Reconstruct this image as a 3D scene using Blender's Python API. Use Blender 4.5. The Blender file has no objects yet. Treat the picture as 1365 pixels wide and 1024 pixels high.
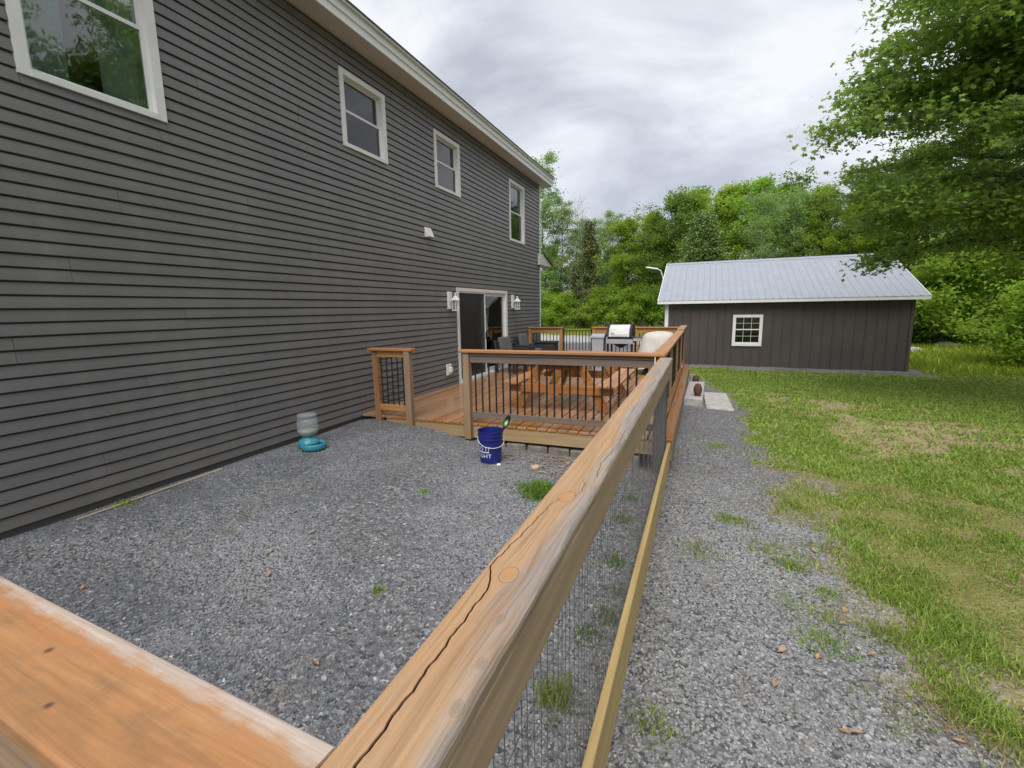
import bpy, bmesh, math, random
import numpy as np
from mathutils import Matrix, Vector, noise as mnoise
random.seed(7); rng = np.random.default_rng(7)
C = bpy.context.scene.collection
rad = math.radians

# ------------------------------------------------------------------ camera
CAMZ = 1.95
def cam_axes(pitch, yaw, roll):
    cp, sp = math.cos(pitch), math.sin(pitch)
    f = Vector((-math.sin(yaw)*cp, math.cos(yaw)*cp, -sp)); r = Vector((math.cos(yaw), math.sin(yaw), 0)); u = r.cross(f)
    c, s = math.cos(roll), math.sin(roll)
    return c*r + s*u, -s*r + c*u, f
r_, u_, f_ = cam_axes(rad(9.135), rad(22.159), rad(-0.984))
cd = bpy.data.cameras.new('camera'); cam = bpy.data.objects.new('camera', cd); C.objects.link(cam)
cam.matrix_world = Matrix(((r_.x, u_.x, -f_.x, 0), (r_.y, u_.y, -f_.y, 0), (r_.z, u_.z, -f_.z, CAMZ), (0, 0, 0, 1)))
cd.sensor_width = 36; cd.lens = 36*622.47/1365; cd.clip_start = 0.02; cd.clip_end = 2000
bpy.context.scene.camera = cam

# ------------------------------------------------------------------ world, sun, exposure
SUN_EL, SUN_AZ = 55, 174        # azimuth clockwise from +Y
w = bpy.data.worlds.new('World'); bpy.context.scene.world = w; w.use_nodes = True
nt = w.node_tree; N = nt.nodes; L = nt.links
bg = N['Background']
sky = N.new('ShaderNodeTexSky'); sky.sky_type = 'NISHITA'; sky.sun_disc = False
sky.sun_elevation = rad(SUN_EL); sky.sun_rotation = rad(SUN_AZ)
skm = N.new('ShaderNodeMix'); skm.data_type = 'RGBA'; skm.blend_type = 'MULTIPLY'; skm.inputs[0].default_value = 1
L.new(sky.outputs[0], skm.inputs[6]); skm.inputs[7].default_value = (.10, .10, .10, 1)
tc = N.new('ShaderNodeTexCoord'); sp = N.new('ShaderNodeSeparateXYZ'); L.new(tc.outputs['Generated'], sp.inputs[0])
def wm(op, a, b):
    n = N.new('ShaderNodeMath'); n.operation = op
    for i, v in enumerate((a, b)):
        if hasattr(v, 'links'): L.new(v, n.inputs[i])
        else: n.inputs[i].default_value = v
    return n.outputs[0]
den = wm('ADD', wm('MAXIMUM', sp.outputs[2], 0.0), .42)
cb = N.new('ShaderNodeCombineXYZ'); L.new(wm('DIVIDE', sp.outputs[0], den), cb.inputs[0]); L.new(wm('DIVIDE', sp.outputs[1], den), cb.inputs[1]); cb.inputs[2].default_value = 3.7
mpn = N.new('ShaderNodeMapping'); mpn.inputs['Rotation'].default_value = (0, 0, rad(24)); mpn.inputs['Scale'].default_value = (1.0, 1.3, 1); L.new(cb.outputs[0], mpn.inputs[0])
n1 = N.new('ShaderNodeTexNoise'); n1.inputs['Scale'].default_value = 1.75; n1.inputs['Detail'].default_value = 7; n1.inputs['Roughness'].default_value = .52; n1.inputs['Distortion'].default_value = .35; L.new(mpn.outputs[0], n1.inputs['Vector'])
cr = N.new('ShaderNodeValToRGB'); L.new(n1.outputs[0], cr.inputs[0])
e = cr.color_ramp.elements; e[0].position = .38; e[0].color = (.315, .325, .365, 1); e[1].position = .60; e[1].color = (.57, .58, .595, 1)
m = cr.color_ramp.elements.new(.48); m.color = (.42, .43, .465, 1)
mx = N.new('ShaderNodeMix'); mx.data_type = 'RGBA'; mx.inputs[0].default_value = .88
L.new(skm.outputs[2], mx.inputs[6]); L.new(cr.outputs[0], mx.inputs[7])
L.new(mx.outputs[2], bg.inputs[0]); bg.inputs[1].default_value = 1.0
sd = bpy.data.lights.new('sun', 'SUN'); so = bpy.data.objects.new('sun', sd); C.objects.link(so)
sd.energy = 2.1; sd.angle = rad(45); sd.color = (1, .96, .90); so.location = (6, -6, 20)
sdir = Vector((math.sin(rad(SUN_AZ))*math.cos(rad(SUN_EL)), math.cos(rad(SUN_AZ))*math.cos(rad(SUN_EL)), math.sin(rad(SUN_EL))))
so.rotation_euler = (-sdir).to_track_quat('-Z', 'Y').to_euler()
vs = bpy.context.scene.view_settings; vs.view_transform = 'Standard'; vs.look = 'None'; vs.gamma = 1; vs.exposure = 0.84; vs.use_curve_mapping = False

# ------------------------------------------------------------------ helpers
def link(o, parent=None):
    C.objects.link(o)
    if parent: o.parent = parent
    return o
def thing(name, label, cat, loc=(0, 0, 0), rz=0, group=None):
    o = bpy.data.objects.new(name, None); C.objects.link(o); o.location = loc; o.rotation_euler = (0, 0, rz); o.empty_display_size = .1
    return tag(o, label, cat, group)
def tag(o, label, cat, group=None):
    o['label'] = label; o['category'] = cat
    if group: o['group'] = group
    return o
def kind(o, k): o['kind'] = k; return o
def obj(name, me, mat, parent=None, loc=(0, 0, 0), rot=(0, 0, 0), world=False):
    o = bpy.data.objects.new(name, me); link(o, parent)
    if mat and not me.materials: me.materials.append(mat)
    o.location = Vector(loc) - (wloc(parent) if (world and parent) else Vector()); o.rotation_euler = rot
    return o
def wloc(p):
    v = Vector()
    while p: v += p.location; p = p.parent
    return v
def mesh(name, v, f, smooth=False):
    me = bpy.data.meshes.new(name); me.from_pydata([tuple(a) for a in v], [], [tuple(a) for a in f]); me.update()
    if smooth: me.polygons.foreach_set('use_smooth', [True]*len(me.polygons))
    return me
def npmesh(name, V, F, mat=None, smooth=False):
    me = bpy.data.meshes.new(name); V = np.asarray(V, np.float32); F = np.asarray(F, np.int32); k = F.shape[1]
    me.vertices.add(len(V)); me.vertices.foreach_set('co', V.ravel()); me.loops.add(F.size); me.loops.foreach_set('vertex_index', F.ravel())
    me.polygons.add(len(F)); me.polygons.foreach_set('loop_start', np.arange(0, F.size, k, dtype=np.int32)); me.polygons.foreach_set('loop_total', np.full(len(F), k, np.int32))
    if smooth: me.polygons.foreach_set('use_smooth', np.ones(len(F), bool))
    me.update(calc_edges=True)
    if mat: me.materials.append(mat)
    return me
_bc = {}
def boxmesh(sx, sy, sz, bev=0.0, mat=None):
    k = (round(sx, 4), round(sy, 4), round(sz, 4), bev, mat.name if mat else '')
    if k in _bc: return _bc[k]
    bm = bmesh.new(); bmesh.ops.create_cube(bm, size=1); bmesh.ops.scale(bm, vec=(sx, sy, sz), verts=bm.verts)
    if bev: bmesh.ops.bevel(bm, geom=bm.edges[:], offset=min(bev, .45*min(sx, sy, sz)), segments=1, affect='EDGES')
    me = bpy.data.meshes.new('box'); bm.to_mesh(me); bm.free()
    if mat: me.materials.append(mat)
    _bc[k] = me; return me
def box(name, parent, mat, x0, x1, y0, y1, z0, z1, bev=.003, world=True, rot=(0, 0, 0)):
    return obj(name, boxmesh(x1-x0, y1-y0, z1-z0, bev, mat), None, parent, ((x0+x1)/2, (y0+y1)/2, (z0+z1)/2), rot, world)
def tubes(segs, n=5):
    """segs: list of (p0,p1,r0,r1) -> V,F"""
    V = []; F = []
    for p0, p1, r0, r1 in segs:
        p0 = Vector(p0); p1 = Vector(p1); d = (p1-p0)
        if d.length < 1e-6: continue
        d.normalize(); a = d.orthogonal().normalized(); b = d.cross(a); k = len(V)
        for p, r in ((p0, r0), (p1, r1)):
            for i in range(n):
                t = 2*math.pi*i/n; V.append(p + a*(math.cos(t)*r) + b*(math.sin(t)*r))
        for i in range(n): F.append((k+i, k+(i+1) % n, k+n+(i+1) % n, k+n+i))
        F.append(tuple(range(k+n-1, k-1, -1))); F.append(tuple(range(k+n, k+2*n)))
    return V, F
def tube(name, parent, mat, p0, p1, r, n=6, world=False, r1=None):
    p0 = Vector(p0); p1 = Vector(p1); V, F = tubes([((0, 0, 0), p1-p0, r, r if r1 is None else r1)], n)
    return obj(name, mesh(name, V, F), mat, parent, p0, world=world)
def lathe(prof, n=24, cap=True):
    V = []; F = []
    for r, z in prof:
        for i in range(n): t = 2*math.pi*i/n; V.append((r*math.cos(t), r*math.sin(t), z))
    for j in range(len(prof)-1):
        for i in range(n): F.append((j*n+i, j*n+(i+1) % n, (j+1)*n+(i+1) % n, (j+1)*n+i))
    if cap: F.append(tuple(range(n-1, -1, -1))); k = (len(prof)-1)*n; F.append(tuple(range(k, k+n)))
    return V, F
def extrude_y(prof, y0, y1):
    n = len(prof); V = [(x, y0, z) for x, z in prof]+[(x, y1, z) for x, z in prof]
    F = [(i, i+n, (i+1) % n+n, (i+1) % n) for i in range(n)]+[tuple(range(n)), tuple(range(2*n-1, n-1, -1))]
    return V, F
def extrude_x(prof, x0, x1):
    n = len(prof); V = [(x0, y, z) for y, z in prof]+[(x1, y, z) for y, z in prof]
    F = [(i, (i+1) % n, (i+1) % n+n, i+n) for i in range(n)]+[tuple(range(n-1, -1, -1)), tuple(range(n, 2*n))]
    return V, F

# ------------------------------------------------------------------ materials
class MT:
    def __init__(s, name):
        s.m = bpy.data.materials.new(name); s.m.use_nodes = True; s.t = s.m.node_tree; s.N = s.t.nodes; s.L = s.t.links; s.b = s.N['Principled BSDF']
        s.out = s.N['Material Output']
    def n(s, t, **kw):
        o = s.N.new('ShaderNode'+t)
        for k, v in kw.items():
            if k in o.inputs: s.set(o.inputs[k], v)
            else: setattr(o, k, v)
        return o
    def set(s, i, v):
        if hasattr(v, 'is_output') and v.is_output: s.L.new(v, i)
        elif hasattr(v, '__len__') and i.type == 'RGBA': i.default_value = (*v, 1) if len(v) == 3 else v
        else: i.default_value = v
    def math(s, op, a, b=0.0, clamp=False):
        o = s.n('Math', operation=op, use_clamp=clamp); s.set(o.inputs[0], a); s.set(o.inputs[1], b); return o.outputs[0]
    def mix(s, f, a, b, mode='MIX'):
        o = s.n('Mix', data_type='RGBA', blend_type=mode); s.set(o.inputs[0], f); s.set(o.inputs[6], a); s.set(o.inputs[7], b); return o.outputs[2]
    def ramp(s, f, els):
        o = s.n('ValToRGB'); s.set(o.inputs[0], f); r = o.color_ramp
        while len(r.elements) < len(els): r.elements.new(.5)
        for el, (p, c) in zip(r.elements, els): el.position = p; el.color = (*c, 1) if len(c) == 3 else c
        return o.outputs[0]
    def noise(s, vec, scale, detail=4, rough=.55, dist=0.0):
        o = s.n('TexNoise'); s.set(o.inputs['Vector'], vec); o.inputs['Scale'].default_value = scale; o.inputs['Detail'].default_value = detail
        o.inputs['Roughness'].default_value = rough; o.inputs['Distortion'].default_value = dist; return o.outputs[0]
    def map(s, vec, scale=(1, 1, 1), loc=(0, 0, 0), rot=(0, 0, 0)):
        o = s.n('Mapping'); s.set(o.inputs[0], vec); o.inputs['Scale'].default_value = scale; o.inputs['Location'].default_value = loc; o.inputs['Rotation'].default_value = rot; return o.outputs[0]
    def bump(s, h, strength=.3, dist=.01):
        o = s.n('Bump'); s.set(o.inputs['Height'], h); o.inputs['Strength'].default_value = strength; o.inputs['Distance'].default_value = dist; s.L.new(o.outputs[0], s.b.inputs['Normal'])
    def fin(s, col=None, rough=None, metal=None, spec=None):
        if col is not None: s.set(s.b.inputs['Base Color'], col)
        if rough is not None: s.set(s.b.inputs['Roughness'], rough)
        if metal is not None: s.b.inputs['Metallic'].default_value = metal
        if spec is not None: s.b.inputs['Specular IOR Level'].default_value = spec
        return s.m
def objvec(t, jitter=True):
    tc = t.n('TexCoord').outputs['Object']
    if not jitter: return tc
    oi = t.n('ObjectInfo').outputs['Random']; v = t.n('VectorMath', operation='ADD'); t.set(v.inputs[0], tc)
    c = t.n('CombineXYZ'); k = t.math('MULTIPLY', oi, 57.0)
    for i in range(3): t.set(c.inputs[i], k)
    t.set(v.inputs[1], c.outputs[0]); return v.outputs[0]
def plain(name, col, rough=.6, metal=0, var=.12, scale=12, bump=0.0, spec=.5):
    t = MT(name); v = objvec(t); n = t.noise(v, scale, 5, .6)
    c = t.ramp(n, [(.3, tuple(x*(1-var) for x in col)), (.7, tuple(min(1, x*(1+var)) for x in col))])
    r = t.math('ADD', t.math('MULTIPLY', n, .2), rough-.1)
    if bump: t.bump(t.noise(v, scale*6, 4), bump, .004)
    return t.fin(c, r, metal, spec)
def wood(name, light, dark, gray=.2, axis='Y', rough=.65, var=.3, graycol=(.27, .25, .23)):
    t = MT(name); v = objvec(t); ai = 'XYZ'.index(axis)
    s1 = [22, 22, 22]; s1[ai] = 1.1; s2 = [3, 3, 3]; s2[ai] = .5; s3 = [90, 90, 90]; s3[ai] = 2.5
    g = t.noise(t.map(v, s1), 1, 6, .62, .6); big = t.noise(t.map(v, s2), 1, 3, .5); fine = t.noise(t.map(v, s3), 1, 3, .6)
    c = t.ramp(g, [(.28, dark), (.5, tuple((a+b)/2 for a, b in zip(light, dark))), (.68, light)])
    oi = t.n('ObjectInfo').outputs['Random']
    c = t.mix(t.math('MULTIPLY', oi, var), c, tuple(x*.55 for x in dark))
    gm = t.ramp(t.math('ADD', t.math('MULTIPLY', big, .8), t.math('MULTIPLY', fine, .25)), [(.52-.35*gray, (0, 0, 0)), (.80-.35*gray, (1, 1, 1))])
    c = t.mix(t.math('MULTIPLY', gm, min(1, gray*1.6)), c, t.ramp(fine, [(.3, tuple(x*.6 for x in graycol)), (.7, graycol)]))
    t.bump(t.math('ADD', g, t.math('MULTIPLY', fine, .7)), .35, .002)
    return t.fin(c, t.math('ADD', rough-.1, t.math('MULTIPLY', fine, .25)))
M = {}
M['deck'] = wood('deck_wood', (.57, .255, .075), (.29, .115, .032), .36, 'Y', .18, .55, (.40, .30, .235))  # pale grey-pink patches paint the sky sheen of wet boards into the colour
M['deck_x'] = wood('deck_edge_wood', (.42, .20, .08), (.20, .085, .035), .25, 'X', .5, .3)
M['rim'] = wood('rim_joist_wood', (.46, .32, .15), (.28, .18, .085), .25, 'X', .65, .2)
M['rim_y'] = wood('rim_joist_side_wood', (.33, .18, .08), (.16, .08, .04), .35, 'Y', .65, .2)
M['cap_x'] = wood('cap_wood', (.52, .235, .09), (.30, .125, .045), .12, 'X', .6, .2)
M['cap_y'] = wood('side_cap_wood', (.50, .27, .12), (.32, .15, .06), .12, 'Y', .55, .2)
M['rail_gray'] = wood('weathered_rail_wood', (.22, .145, .10), (.10, .066, .048), .45, 'X', .75, .2, (.22, .19, .165))
M['rail_or'] = wood('orange_rail_wood', (.52, .28, .085), (.33, .155, .045), .1, 'X', .6, .2)
M['post'] = wood('post_wood', (.40, .21, .085), (.21, .10, .04), .3, 'Z', .7, .25)
M['post_gray'] = wood('weathered_post_wood', (.40, .245, .12), (.20, .12, .06), .45, 'Z', .8, .2, (.33, .275, .22))
M['post_dark'] = wood('dark_post_wood', (.085, .075, .068), (.035, .032, .03), .5, 'Z', .85, .1, (.10, .095, .09))
M['kick'] = wood('new_lumber', (.52, .39, .17), (.36, .25, .09), .06, 'Y', .6, .1)
M['table'] = wood('stained_table_wood', (.46, .20, .055), (.25, .095, .024), .05, 'X', .45, .3)
M['table_y'] = wood('stained_table_plank', (.55, .26, .10), (.32, .13, .045), .1, 'Y', .42, .3)
M['black'] = plain('black_metal', (.012, .012, .012), .45)
M['blackplastic'] = plain('black_plastic', (.018, .018, .02), .5)
M['white'] = plain('white_trim', (.72, .73, .72), .45, var=.05, scale=5)
M['soffit'] = plain('soffit_vinyl', (.58, .55, .51), .6, var=.05)
M['drip'] = plain('drip_edge', (.40, .42, .38), .5)
M['shingle'] = plain('roof_shingle', (.07, .065, .06), .9, var=.4, scale=40)
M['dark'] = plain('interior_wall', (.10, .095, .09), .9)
M['curtain'] = plain('curtain_cloth', (.34, .46, .43), .9, scale=8)
M['blind'] = plain('blind_cloth', (.10, .09, .085), .9, scale=30)
M['screen'] = plain('screen_mesh', (.05, .05, .05), .8)
M['concrete'] = plain('concrete', (.36, .35, .34), .9, var=.25, scale=9, bump=.5)
M['stone'] = plain('block_stone', (.19, .17, .15), .95, var=.45, scale=10, bump=.8)
M['steel'] = plain('stainless_lid', (.78, .78, .77), .3, .55, var=.05, scale=4)
M['greyplastic'] = plain('grey_plastic', (.30, .33, .37), .55, scale=6)
M['cover'] = plain('cover_cloth', (.52, .49, .45), .8, var=.1, scale=5)
M['wicker'] = plain('dark_wicker', (.028, .025, .025), .6, var=.5, scale=60, bump=.6)
M['cushion'] = plain('grey_cushion', (.11, .105, .105), .9, var=.15, scale=40)
M['teal'] = plain('teal_plastic', (.045, .27, .36), .35, var=.1)
M['blue'] = plain('blue_bucket', (.012, .018, .16), .35, var=.12)
M['wtext'] = plain('white_print', (.75, .75, .78), .5, var=.03)
M['galv'] = plain('wire_steel', (.17, .17, .17), .45, .5)
M['rust'] = plain('rust_brown', (.10, .045, .022), .8, var=.5, scale=30, bump=.6)
M['bark'] = plain('bark', (.12, .10, .08), .95, var=.5, scale=18, bump=.8)
M['palebark'] = plain('pale_bark', (.33, .31, .28), .9, var=.4, scale=14, bump=.5)
M['deadleaf'] = plain('dead_leaf', (.30, .19, .115), .8, var=.5, scale=30)
M['greenlabel'] = plain('green_label', (.10, .35, .12), .5)
M['strip'] = wood('pale_strip', (.55, .45, .32), (.38, .29, .2), .2, 'Y', .8)

def m_siding():
    t = MT('vinyl_siding'); v = objvec(t); g = t.noise(t.map(v, (60, 1.2, 60)), 1, 4, .6); b = t.noise(t.n('NewGeometry').outputs['Position'], .6, 3)
    c = t.mix(g, (.150, .145, .147), (.185, .178, .180)); c = t.mix(t.math('MULTIPLY', b, .7), c, (.128, .126, .128))
    oi = t.n('ObjectInfo').outputs['Random']; c = t.mix(t.math('MULTIPLY', oi, .30), c, (.122, .119, .121)); PP = t.n('NewGeometry').outputs['Position']; sz = t.n('SeparateXYZ'); t.set(sz.inputs[0], PP); drt = t.math('MULTIPLY', t.ramp(t.math('SUBTRACT', sz.outputs[2], t.math('MULTIPLY', t.noise(PP, 7, 4, .7), .5)), [(.05, (.6, .6, .6)), (.45, (0, 0, 0))]), t.noise(PP, 25, 4, .7)); c = t.mix(drt, c, (.17, .145, .12)); c = t.mix(t.math('MULTIPLY', t.ramp(t.noise(t.map(PP, (1, 2.2, .35)), 1.5, 5, .65), [(.45, (0, 0, 0)), (.7, (1, 1, 1))]), .4), c, (.215, .206, .204))
    t.bump(t.math('ADD', t.math('MULTIPLY', g, .5), t.math('MULTIPLY', t.noise(t.map(v, (3, 1.1, 3)), 1, 2), 2.5)), .18, .004); return t.fin(c, .42, 0, .5)
M['siding'] = m_siding()
def m_shedwall():
    t = MT('brown_metal_siding'); v = objvec(t); b = t.noise(v, 1.3, 4); c = t.ramp(b, [(.3, (.064, .054, .050)), (.7, (.082, .070, .065))]); return t.fin(c, .5, 0, .4)
M['shedwall'] = m_shedwall()
def m_metalroof():
    t = MT('metal_roof'); v = objvec(t); b = t.noise(t.map(v, (3, .5, 3)), 1, 4); c = t.ramp(b, [(.3, (.35, .385, .435)), (.7, (.40, .435, .485))]); return t.fin(c, .42, .35, .5)
M['metalroof'] = m_metalroof()
def m_glass(name, tint, rough=.02, refl=.55):
    t = MT(name); t.N.remove(t.b)
    tr = t.n('BsdfTransparent'); tr.inputs[0].default_value = (*tint, 1); gl = t.n('BsdfGlossy'); gl.inputs[0].default_value = (1, 1, 1, 1); gl.inputs[1].default_value = rough
    fr = t.n('Fresnel'); fr.inputs[0].default_value = 1.52
    v = objvec(t); bp = t.n('Bump'); t.set(bp.inputs['Height'], t.noise(v, 1.6, 2)); bp.inputs['Strength'].default_value = .06; bp.inputs['Distance'].default_value = .05
    t.L.new(bp.outputs[0], gl.inputs['Normal']); mxx = t.n('MixShader'); t.set(mxx.inputs[0], t.math('ADD', t.math('MULTIPLY', fr.outputs[0], 1.2), .01, True)); t.L.new(tr.outputs[0], mxx.inputs[1]); t.L.new(gl.outputs[0], mxx.inputs[2]); t.L.new(mxx.outputs[0], t.out.inputs[0]); return t.m
M['glass_dark'] = m_glass('shed_glass', (.42, .44, .45))
M['glass'] = m_glass('window_glass', (.84, .87, .86))
def m_bottle():
    t = MT('clear_bottle'); tr = t.n('BsdfTransparent'); tr.inputs[0].default_value = (.93, .95, .96, 1); t.fin((.62, .66, .70), .15, 0, .5); mxx = t.n('MixShader'); mxx.inputs[0].default_value = .22
    t.L.new(tr.outputs[0], mxx.inputs[1]); t.L.new(t.b.outputs[0], mxx.inputs[2]); t.L.new(mxx.outputs[0], t.out.inputs[0]); return t.m
M['bottle'] = m_bottle()
def m_leaf(name, c0, c1, c2, trans=.5):
    t = MT(name); gi = t.n('NewGeometry'); r = gi.outputs['Random Per Island']; oi = t.n('ObjectInfo').outputs['Random']
    c = t.ramp(r, [(0.05, c0), (.5, c1), (.95, c2)]); big = t.noise(t.n('TexCoord').outputs['Object'], .55, 2)
    c = t.mix(t.ramp(big, [(.4, (0, 0, 0)), (.62, (.5, .5, .5))]), c, tuple(x*.68 for x in c1))
    hs = t.n('HueSaturation'); t.set(hs.inputs['Hue'], t.math('ADD', .485, t.math('MULTIPLY', oi, .03))); t.set(hs.inputs['Value'], t.math('ADD', .85, t.math('MULTIPLY', oi, .35))); t.set(hs.inputs['Color'], c); c = hs.outputs[0]
    t.fin(c, .55, 0, .35); tl = t.n('BsdfTranslucent'); t.set(tl.inputs[0], t.mix(.5, c, tuple(min(1, x*1.5) for x in c2)))
    mxx = t.n('MixShader'); mxx.inputs[0].default_value = trans; t.L.new(t.b.outputs[0], mxx.inputs[1]); t.L.new(tl.outputs[0], mxx.inputs[2]); t.L.new(mxx.outputs[0], t.out.inputs[0]); return t.m
M['leaf'] = m_leaf('leaf_green', (0.150, 0.247, 0.033), (0.229, 0.376, 0.046), (0.366, 0.534, 0.065))
M['leaf_maple'] = m_leaf('leaf_maple', (0.116, 0.198, 0.038), (0.179, 0.302, 0.053), (0.276, 0.415, 0.075))
M['leaf_oak'] = m_leaf('leaf_dark_green', (.10, .165, .028), (.145, .24, .036), (.205, .32, .05))
M['leaf_bright'] = m_leaf('leaf_bright', (0.172, 0.278, 0.028), (0.252, 0.392, 0.037), (0.358, 0.506, 0.051))
M['leaf_pale'] = m_leaf('leaf_pale', (0.155, 0.265, 0.078), (0.233, 0.358, 0.109), (0.327, 0.466, 0.155))
M['needle'] = m_leaf('conifer_needle', (0.105, 0.154, 0.042), (0.157, 0.226, 0.060), (0.210, 0.296, 0.083), .2)
M['needle_br'] = m_leaf('dull_conifer_needle', (0.120, 0.152, 0.061), (0.174, 0.196, 0.078), (0.217, 0.251, 0.099), .2)
M['grass'] = m_leaf('grass_blade', (0.124, 0.207, 0.031), (0.213, 0.316, 0.044), (0.337, 0.402, 0.088), .3)
M['meadow'] = m_leaf('meadow_blade', (0.187, 0.286, 0.022), (0.297, 0.407, 0.033), (0.418, 0.506, 0.066), .35)
M['drygrass'] = m_leaf('dry_blade', (.27, .20, .10), (.36, .28, .15), (.45, .37, .2), .3)

# ------------------------------------------------------------------ ground
def sst(a, b, x): t = np.clip((x-a)/(b-a), 0, 1); return t*t*(3-2*t)
def zg(x, y):
    x = np.asarray(x, float); y = np.asarray(y, float)
    z = np.interp(x, [-14, -5.1, -.4, .3, 1.5, 6, 40], [.25, .25, -.04, -.05, -.09, -.13, -.1])
    z = z*(1-.6*sst(14, 24, y)) - .22*sst(8, 18, y)
    z = z - .13*np.exp(-((y-6.15)/.48)**2)*sst(-4.2, -2.6, x)*(1-sst(-.6, .0, x))
    z = z - .05*np.exp(-((x+5.1)/.16)**2)*(y < 15.2)
    return z + .010*np.sin(x*2.1+y*1.3)*np.sin(y*1.7-x*.6) + .006*np.sin(x*5.3+1)*np.sin(y*4.1)
LB_Y = [-3, 2.0, 2.6, 3.0, 3.27, 3.74, 4.55, 5.4, 6.07, 7.65, 10.2, 11.8, 14.2, 16, 17.6, 18.4, 40]
LB_X = [3.4, 1.58, 1.34, 1.18, 1.02, .93, .88, .66, .88, .72, .84, .6, .08, -.3, -.5, -.5, -.5]
def vnoise(x, y, s, seed=0.0):
    return np.array([mnoise.noise((a*s+seed, b*s-seed, seed)) for a, b in zip(np.ravel(x), np.ravel(y))]).reshape(np.shape(x))
def lawn_mask(x, y):
    d = x - np.interp(y, LB_Y, LB_X)
    nr = 1-sst(4.5, 10, y)
    m = sst(-.16-.24*nr, .42+.45*nr, d + (.22+.28*nr)*vnoise(x, y, 1.6, 3.1) + (.12+.26*nr)*vnoise(x, y, 4.6, 9.1))
    strip = sst(17.7, 18.1, y+.1*vnoise(x, y, 1, 4))*(1-sst(19.4, 19.6, y))*(1-sst(6.6, 7.0, x))   # gravel apron along the shed
    m = m*(1-strip)
    m = np.where((y > 19.5) & (x < 6.4) & (x > -1.4), 0, m)
    # the yard beyond the deck: driveway, then far lawn
    far = sst(-1, 1, (y-(33-.35*(x+4)))) 
    m = np.where((x < -.6) & (y > 15), far, m)
    return m
def dirt_mask(x, y):
    d = .95*np.exp(-(((x-2.9)/1.1)**2+((y-8.4)/1.0)**2)) + .95*np.exp(-(((x-2.0)/1.3)**2+((y-11.7)/1.2)**2)) + .8*np.exp(-(((x-3.9)/1.6)**2+((y-9.6)/.9)**2)) + .8*np.exp(-(((x-2.5)/.5)**2+((y-3.4)/.7)**2)) + .6*np.exp(-(((x-3.6)/.6)**2+((y-5.5)/1.0)**2)) + .55*np.exp(-(((x-1.75)/.35)**2+((y-2.8)/.3)**2))
    n = vnoise(x, y, 1.6, 5.5)*.7 + vnoise(x, y, 4.5, 2.2)*.5
    return np.clip(sst(.24, 1.10, d*1.05+.95*n+.12), 0, 1)
xs = np.concatenate([[-600, -250, -120, -60, -30, -20, -14, -9], np.arange(-6, 9, .11), np.arange(9, 26, .8), [30, 40, 60, 120, 250, 600]])
ys = np.concatenate([[-300, -100, -40, -15, -6], np.arange(-2, 20, .11), np.arange(20.4, 50, .8), [55, 65, 80, 120, 200, 400, 900]])
GX, GY = np.meshgrid(xs, ys); GZ = zg(GX, GY); nx, ny = len(xs), len(ys)
idx = np.arange(nx*ny).reshape(ny, nx); GF = np.stack([idx[:-1, :-1].ravel(), idx[:-1, 1:].ravel(), idx[1:, 1:].ravel(), idx[1:, :-1].ravel()], 1)
LM = lawn_mask(GX, GY); DM = .95*dirt_mask(GX, GY)*LM
far_l = ((np.abs(GX) > 26) | (GY > 45) | (GY < -5)); LM = np.where(far_l & ~((GX < -1)), 1, LM)
PALE = np.where((GX < -1) & (GY > 15), sst(-.6, .6, GY-(27.5-.15*(GX+4))), 0)
def m_ground():
    t = MT('ground_surface'); P = t.n('NewGeometry').outputs['Position']
    at = lambda n: t.n('Attribute', attribute_name=n).outputs['Fac']
    vo = t.n('TexVoronoi'); t.set(vo.inputs['Vector'], P); vo.inputs['Scale'].default_value = 42
    sc = t.n('SeparateColor'); t.L.new(vo.outputs['Color'], sc.inputs[0])
    gcol = t.ramp(sc.outputs[0], [(0, (.05, .052, .058)), (.5, (.16, .163, .17)), (.9, (.29, .29, .295)), (1, (.48, .47, .46))])
    big = t.noise(P, .8, 4); gcol = t.mix(t.ramp(big, [(.35, (0, 0, 0)), (.65, (.55, .55, .55))]), gcol, (.075, .072, .07), 'MIX')
    gcol = t.mix(at('pale'), gcol, t.ramp(t.noise(P, 3, 5), [(.3, (.33, .32, .31)), (.7, (.43, .42, .41))]))
    n2 = t.noise(P, 3.2, 6, .65); n3 = t.noise(P, 28, 4, .7)
    soil = t.ramp(t.math('ADD', t.math('MULTIPLY', n3, .6), t.math('MULTIPLY', t.noise(P, 110, 4, .7), .4)), [(.3, (.15, .11, .065)), (.5, (.32, .25, .15)), (.7, (.45, .38, .25))])
    grass = t.ramp(t.math('ADD', t.math('MULTIPLY', n2, .5), t.math('MULTIPLY', n3, .5)), [(.32, (.13, .10, .045)), (.5, (.18, .17, .055)), (.66, (.235, .225, .08))])
    grass = t.mix(at('dirt'), grass, soil)
    f = t.ramp(t.math('ADD', at('lawn'), t.math('MULTIPLY', t.math('SUBTRACT', n2, .5), .9)), [(.38, (0, 0, 0)), (.6, (1, 1, 1))])
    mid = t.ramp(t.math('ADD', at('lawn'), t.math('MULTIPLY', t.math('SUBTRACT', n2, .5), .9)), [(.15, (0, 0, 0)), (.35, (.8, .8, .8)), (.65, (0, 0, 0))])
    c = t.mix(f, gcol, grass); c = t.mix(mid, c, soil)
    t.bump(t.math('ADD', vo.outputs['Distance'], n3), .6, .02); return t.fin(c, .9, 0, .25)
M['ground'] = m_ground()
gme = npmesh('ground', np.stack([GX.ravel(), GY.ravel(), GZ.ravel()], 1), GF, M['ground'], True)
for nm, arr in (('lawn', LM), ('dirt', DM), ('pale', PALE)):
    a = gme.attributes.new(nm, 'FLOAT', 'POINT'); a.data.foreach_set('value', arr.ravel().astype(np.float32))
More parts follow.
